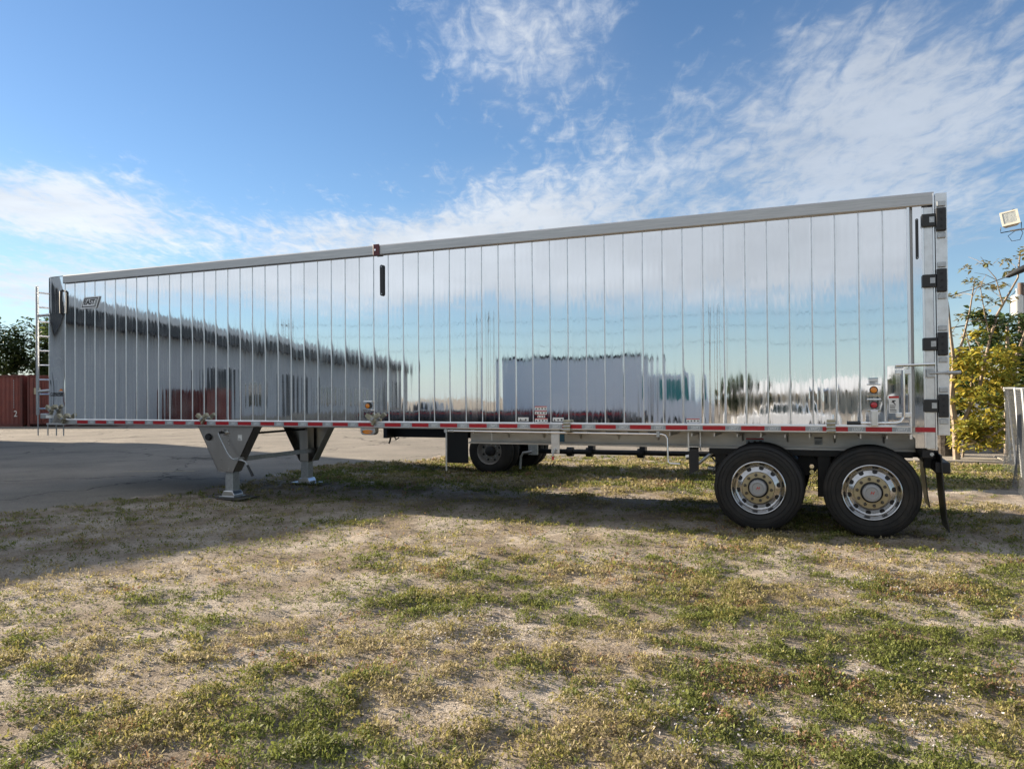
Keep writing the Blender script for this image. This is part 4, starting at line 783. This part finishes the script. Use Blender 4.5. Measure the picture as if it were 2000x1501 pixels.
bt = thing('box_truck', 'white box truck mirrored in the middle panels', 'truck', (2.6, -23.4, 0), RAD(-4))
local(MB().box(-3.4, 3.35, -1.2, 1.2, .95, 3.5).build('cargo_box', m_vwhite, bt, bevel=.03)); local(MB().box(-3.42, 3.37, -1.22, 1.22, 3.46, 3.58).build('box_top_rim', m_soff, bt)); local(MB().box(-3.3, 6.0, -.5, .5, .6, .95).build('chassis', m_black, bt))
local(MB().prism_xz([(3.5, .55), (5.9, .55), (5.95, 1.5), (5.5, 1.75), (5.15, 2.75), (3.5, 2.8)], -1.1, 1.1).build('cab', m_vwhite, bt, bevel=.06))
for y in (-1.106, 1.1): local(MB().prism_xz([(3.95, 1.65), (5.35, 1.65), (5.0, 2.55), (3.95, 2.58)], y, y + .006).build('cab_window', m_teal, bt))
vehicle_wheels(bt, (-2.2, 4.7), (-1.0, 1.0), .45)
fb = thing('flatbed_trailer', 'long dark flatbed trailer mirrored low in the middle panels', 'trailer', (2.2, -17.6, 0), RAD(-3))
local(MB().box(-6.3, 4.4, -1.25, 1.25, .95, 1.22).build('deck', m_navy, fb)); local(MB().box(-6.3, 4.4, 1.25, 1.262, 1.10, 1.16).build('red_tape', m_red, fb)); local(MB().box(-6.2, 4.3, .3, .5, .45, .95).box(-6.2, 4.3, -.5, -.3, .45, .95).build('frame', m_black, fb)); vehicle_wheels(fb, (-5.2, -3.9), (-1.0, 1.0), .5)
local(MB().box(3.2, 3.4, -.8, -.6, .0, .95).box(3.2, 3.4, .6, .8, 0, .95).build('landing_leg', m_gal, fb))
def car(loc, rz, m, label_):
    c = thing('parked_car', label_, 'car', loc, rz, 'cars mirrored in the rear panels')
    local(MB().prism_xz([(-2.2, .3), (2.2, .3), (2.25, .65), (2.1, .85), (1.1, .95), (-1.55, 1.0), (-2.2, .9)], -.88, .88).build('body', m, c, bevel=.06)); local(MB().prism_xz([(-1.5, .98), (1.15, .94), (.45, 1.45), (-.75, 1.48)], -.74, .74).build('cabin', m, c, bevel=.05))
    for y in (-.746, .74):
        for P_ in ([(-1.2, 1.02), (-.3, 1.0), (-.3, 1.4), (-.72, 1.41)], [(-.22, 1.0), (.9, .98), (.42, 1.38), (-.22, 1.4)]): local(MB().prism_xz(P_, y, y + .006).build('window', m_glass, c))
    vehicle_wheels(c, (-1.35, 1.4), (-.78, .78), .32); return c
car((11.6, -27.5, 0), RAD(4), m_vwhite, 'white car mirrored right of the box truck'); car((16.8, -29, 0), RAD(-3), m_vgrey, 'silver car mirrored near the rear doors'); car((-8.5, -30, 0), RAD(20), m_vgrey, 'dark silver car mirrored near the warehouse end')
for i, (x, y, w_, h) in enumerate([(6, -95, 9, 3.4), (17, -100, 11, 3.8), (30, -98, 10, 3.3), (-20, -105, 12, 3.6)]):
    hs = thing('far_house', ['cream house at the far street, left of the sunlit ones', 'wide cream sunlit house across the far street', 'cream house at the right end of the far street', 'cream house beyond the warehouse end'][i], 'house', (x, y, 0), 0, 'houses across the far street')
    local(MB().box(-w_ / 2, w_ / 2, -4, 4, 0, h * .7).build('wall', m_cream, hs)); local(MB().prism_yz([(-4.5, h * .7), (4.5, h * .7), (0, h * 1.15)], -w_ / 2 - .4, w_ / 2 + .4).build('roof', m_fasc, hs))
    for k in range(3): q = local(MB().box(-w_ / 3 + k * w_ / 3 - .5, -w_ / 3 + k * w_ / 3 + .5, 4.0, 4.04, .9, 2.0).build('window', m_glass, hs))
PX = [(-36, -50), (-16, -54), (4, -58), (24, -60), (46, -60)]
for i, (x, y) in enumerate(PX):
    p = thing('utility_pole', ['wooden power pole beyond the warehouse, first of the mirrored row', 'second wooden power pole of the mirrored row', 'wooden power pole mirrored above the box truck', 'fourth wooden power pole of the mirrored row', 'last wooden power pole of the mirrored row'][i], 'utility pole', (x, y, 0), 0, 'power poles along the far street')
    local(MB().tube([(0, 0, -.2), (0, 0, 9.6)], [.16, .11], 10).build('shaft', m_wood, p)); local(MB().box(-.06, .06, -1.1, 1.1, 8.9, 9.02).build('cross_arm', m_wood, p))
for j, z in enumerate((9.0, 7.9, 6.6)):
    pts = []
    for a, b in zip(PX[:-1], PX[1:]): pts += [Vector((a[0], a[1], z)).lerp(Vector((b[0], b[1], z)), t) - Vector((0, 0, 1.4 * t * (1 - t))) for t in np.linspace(0, 1, 13)[:-1]]
    tag(MB().tube(pts, .018, 5).build('power_line', m_black), ['top', 'middle', 'lowest'][j] + ' of the three power lines mirrored in the panels', 'wire', 'power lines along the far street')
for i, (x, y, h, r) in enumerate([(-6, -78, 5, 3), (3, -82, 4.2, 2.8), (-14, -74, 5.5, 3.2), (22, -86, 4, 2.6), (38, -80, 4.6, 3)]):
    dense_tree('street_tree', ['tree in the far street row, second from the warehouse', 'low tree in the far street row beside the box truck', 'tree of the far street row next to the warehouse', 'low tree before the wide cream house', 'last tree of the far street row'][i], (x, y, 0), h, r, r, 40, .42, GREEN, 'trees along the far street', .15, .05)

# ------------------------------------------------------------------ ground plants
CAMX, CAMY = 13.5457, -10.2363
FLOW = [(12.75, -6.0, .45), (14.15, -2.6, .6), (11.0, -4.9, .5), (13.9, -5.0, .7)]
LUSH = [(10.9, -7.05, .4), (11.5, -7.0, .3), (12.9, -5.95, .4), (13.6, -6.2, .45), (10.5, -4.6, .3), (11.4, -4.3, .28), (9.0, -5.6, .3), (13.2, -4.2, .3), (12.2, -3.2, .25)]
def cover(x, y):
    """how much grows at a spot, 0..1"""
    n = .55 * fbm(x / 1.5, y / 1.5, 41, 4) + .45 * fbm(x / .42, y / .42, 47, 3)
    d = (n - .42) * 2.9
    d +=   .22 * np.clip((-y - 4.0) / 3, 0, 1) + .20 * np.clip((x - 10.5) / 3, 0, 1) - .50 * np.clip((9.6 - x) / 3.5, 0, 1) * (y < 2)
    d += .55 * np.clip((y - 2.2) / 1.5, 0, 1)
    path = x - (14.42 + (y + 5.9) * .19) + .25 * (fbm(x / .6, y / .6, 55) - .5); d -= 1.6 * np.clip(path / .35 + .3, 0, 1) * (y < 9)
    for fx, fy, r in LUSH + FLOW: d += .75 * np.exp(-((x - fx) ** 2 + (y - fy) ** 2) / r ** 2) * np.clip((fbm(x / .22, y / .22, 91, 3) - .42) * 4, 0, 1)
    return np.clip(d, 0.12, .75)
def scatter(n, x0, x1, y0, y1):
    x = rng.uniform(x0, x1, n); y = rng.uniform(y0, y1, n); dx, dy = x - CAMX, y - CAMY
    f = -.386 * dx + .922 * dy; r = .922 * dx + .386 * dy; return x[(f > 2.6)], y[(f > 2.6)], f[(f > 2.6)], r[(f > 2.6)]
def inview(f, r): return np.abs(r) < f * .72 + .5
pal = np.array([(.155, .175, .045), (.125, .15, .038), (.225, .215, .062), (.275, .24, .085), (.34, .285, .165), (.27, .165, .095)])
def plants(nsite, region, leaves, l0, l1, keepdist, power=1.):
    x, y, f, r = scatter(nsite, *region); k = inview(f, r) & keepdist(f); x, y, f = x[k], y[k], f[k]
    c = cover(x, y); cl_ = np.clip((fbm(x / .17, y / .17, 95, 3) - .44) * 5, 0, 1); k = (rng.random(len(x)) < c * (.32 + 1.45 * cl_)) & (asph(x, y) < -.02); x, y, f, cl_ = x[k], y[k], f[k], cl_[k]; n = len(x)
    hue = fbm(x / .8, y / .8, 61, 3); lush = np.zeros(n)
    for fx, fy, rr in LUSH: lush += np.exp(-((x - fx) ** 2 + (y - fy) ** 2) / rr ** 2)
    lush = np.clip(lush, 0, 1)
    dry = np.clip((hue - .33) * 3.0 + rng.normal(0, .22, n) - lush * .8 + .25 * (y > 2.5), 0, 1); red = (fbm(x / .5, y / .5, 71, 3) > .66) & (rng.random(n) < .3)
    ci = np.clip((dry * 4.4 + rng.normal(0, .55, n)), 0, 4).astype(int); col = pal[ci]; col[red] = pal[5]
    col = col * rng.uniform(.75, 1.3, n)[:, None]
    idx = np.repeat(np.arange(n), leaves); m = len(idx); size = rng.uniform(l0, l1, n) * (1 + .1 * lush)
    base = np.stack([x, y, terrain(x, y) - .002], 1)[idx] + rng.normal(0, 1, (m, 3)) * np.array([.012, .012, 0]); base[:, 2] += np.abs(rng.normal(0, .006, m)) * (1 + lush[idx]) + cl_[idx] * rng.random(m) * .034
    yaw = rng.uniform(0, 6.283, m); pitch = rng.uniform(.1, 1.35, m); ln = size[idx] * rng.uniform(.5, 1.2, m); wd_ = ln * rng.choice([.16, .3, .45], m)
    return leaf_quads(base, yaw, pitch, ln, wd_, .15), col[idx] * rng.uniform(.8, 1.2, m)[:, None]
near = plants(300000, (5, 16, -9, -1), 6, .014, .038, lambda f: f < 7.5)
midp = plants(300000, (1.5, 17, -7.5, 3.5), 4, .022, .050, lambda f: (f >= 7.5) & (f < 13.5))
farp = plants(150000, (-1, 19, -2, 10.2), 4, .035, .085, lambda f: f >= 13.5)
tag(obj('low_weeds', quads_mesh('low_weeds', np.concatenate([near[0], midp[0], farp[0]]), np.concatenate([near[1], midp[1], farp[1]]), m_grass)), 'low green and yellow weeds and grass growing in the sandy ground', 'grass', None, 'stuff')
# straw: dry stems lying about
x, y, f, r = scatter(100000, 5, 16.5, -8.8, 3); k = inview(f, r) & (rng.random(len(x)) < np.clip(1.4 - f / 11, .1, 1)) & (rng.random(len(x)) < .25 + .5 * cover(x, y)) & (asph(x, y) < -.1); x, y = x[k], y[k]; n = len(x)
ln = rng.uniform(.03, .13, n); q = leaf_quads(np.stack([x, y, terrain(x, y) + rng.uniform(.001, .018, n)], 1), rng.uniform(0, 6.283, n), rng.normal(.08, .16, n), ln, .0022 + .0016 * rng.random(n), .1)
tag(obj('dry_straw', quads_mesh('dry_straw', q, np.array([(.30, .23, .14), (.20, .14, .08), (.42, .35, .24), (.10, .07, .045)])[rng.integers(0, 4, n)] * rng.uniform(.8, 1.15, n)[:, None], m_grass)), 'pale dry straw stems lying over the weeds in the foreground', 'straw', None, 'stuff')
# taller grass tufts
def tufts(sites, blades, h0, h1, spread, cols):
    Q, CC = [], []
    for x, y in sites:
        b = int(blades * random.uniform(.6, 1.3)); sp_ = spread * random.uniform(.6, 1.3); px = x + rng.normal(0, sp_, b); py = y + rng.normal(0, sp_, b); h = rng.uniform(h0, h1, b)
        Q.append(leaf_quads(np.stack([px, py, terrain(px, py) - .003], 1), rng.uniform(0, 6.283, b), rng.uniform(.6, 1.45, b), h, h * .07 + .002, .25)); c_ = np.array(cols)[random.randrange(len(cols))]
        CC.append(c_ * rng.uniform(.75, 1.3, b)[:, None])
    return np.concatenate(Q), np.concatenate(CC)
sites = []
for fx, fy, rr in LUSH:
    for k in range(14): sites.append((fx + random.gauss(0, rr * .6), fy + random.gauss(0, rr * .6)))
while len(sites) < 900:
    x, y = random.uniform(4, 16), random.uniform(-8, 9)
    if cover(np.array([x]), np.array([y]))[0] > random.uniform(.25, 1.1) and asph(np.array([x]), np.array([y]))[0] < -.05: sites.append((x, y))
for k in range(90): sites.append((random.uniform(.9, 4.5), random.uniform(-3.5, 1.5)))
q, c_ = tufts([s_ for s_ in sites if asph(np.array([s_[0]]), np.array([s_[1]]))[0] < .12], 34, .025, .085, .035, [(.15, .18, .045), (.13, .165, .04), (.20, .205, .055), (.26, .24, .08)])
tag(obj('grass_tufts', quads_mesh('grass_tufts', q, c_, m_grass)), 'upright tufts of fresh green grass among the weeds', 'grass', None, 'stuff')
# small white flowers
Q, n_f = [], 0
for fx, fy, rr in FLOW:
    n = int(170 * rr / .5); x = fx + rng.normal(0, rr * .6, n); y = fy + rng.normal(0, rr * .6, n); z = terrain(x, y) + rng.uniform(.015, .04, n)
    for k in range(3): Q.append(leaf_quads(np.stack([x, y, z], 1), rng.uniform(0, 6.283, n), rng.uniform(.1, .9, n), rng.uniform(.008, .016, n), rng.uniform(.008, .013, n)))
Q = np.concatenate(Q); tag(obj('white_flowers', quads_mesh('white_flowers', Q, np.full((len(Q), 3), .62) * np.array([1, .95, .96]), m_grass)), 'tiny white blossoms scattered in patches over the weeds', 'flowers', None, 'stuff')
# pebbles and crumbs of stone
x, y, f, r = scatter(60000, 3, 17, -8.8, 5); k = inview(f, r) & (rng.random(len(x)) < np.clip(1.3 - f / 9, .08, 1)); x, y = x[k], y[k]; n = len(x); s_ = rng.uniform(.003, .010, n) * (1 + 1.2 * (rng.random(n) < .05)); c0 = np.stack([x, y, terrain(x, y) + s_ * .3], 1)
dirs = np.array([(1, 0, 0), (0, 1, 0), (-1, 0, 0), (0, -1, 0), (0, 0, .7)]); T_ = []
for a, b in ((0, 1), (1, 2), (2, 3), (3, 0)): T_.append(np.stack([c0 + dirs[a] * s_[:, None] * rng.uniform(.7, 1.2, (n, 1)), c0 + dirs[b] * s_[:, None], c0 + dirs[4] * s_[:, None]], 1))
tag(obj('pebbles', quads_mesh('pebbles', np.concatenate(T_), np.tile(np.array([(.40, .36, .31), (.30, .26, .21), (.5, .47, .43)])[rng.integers(0, 3, n)], (4, 1)), m_grass, 3)), 'small pale stones and crumbs on the sandy ground', 'pebbles', None, 'stuff')
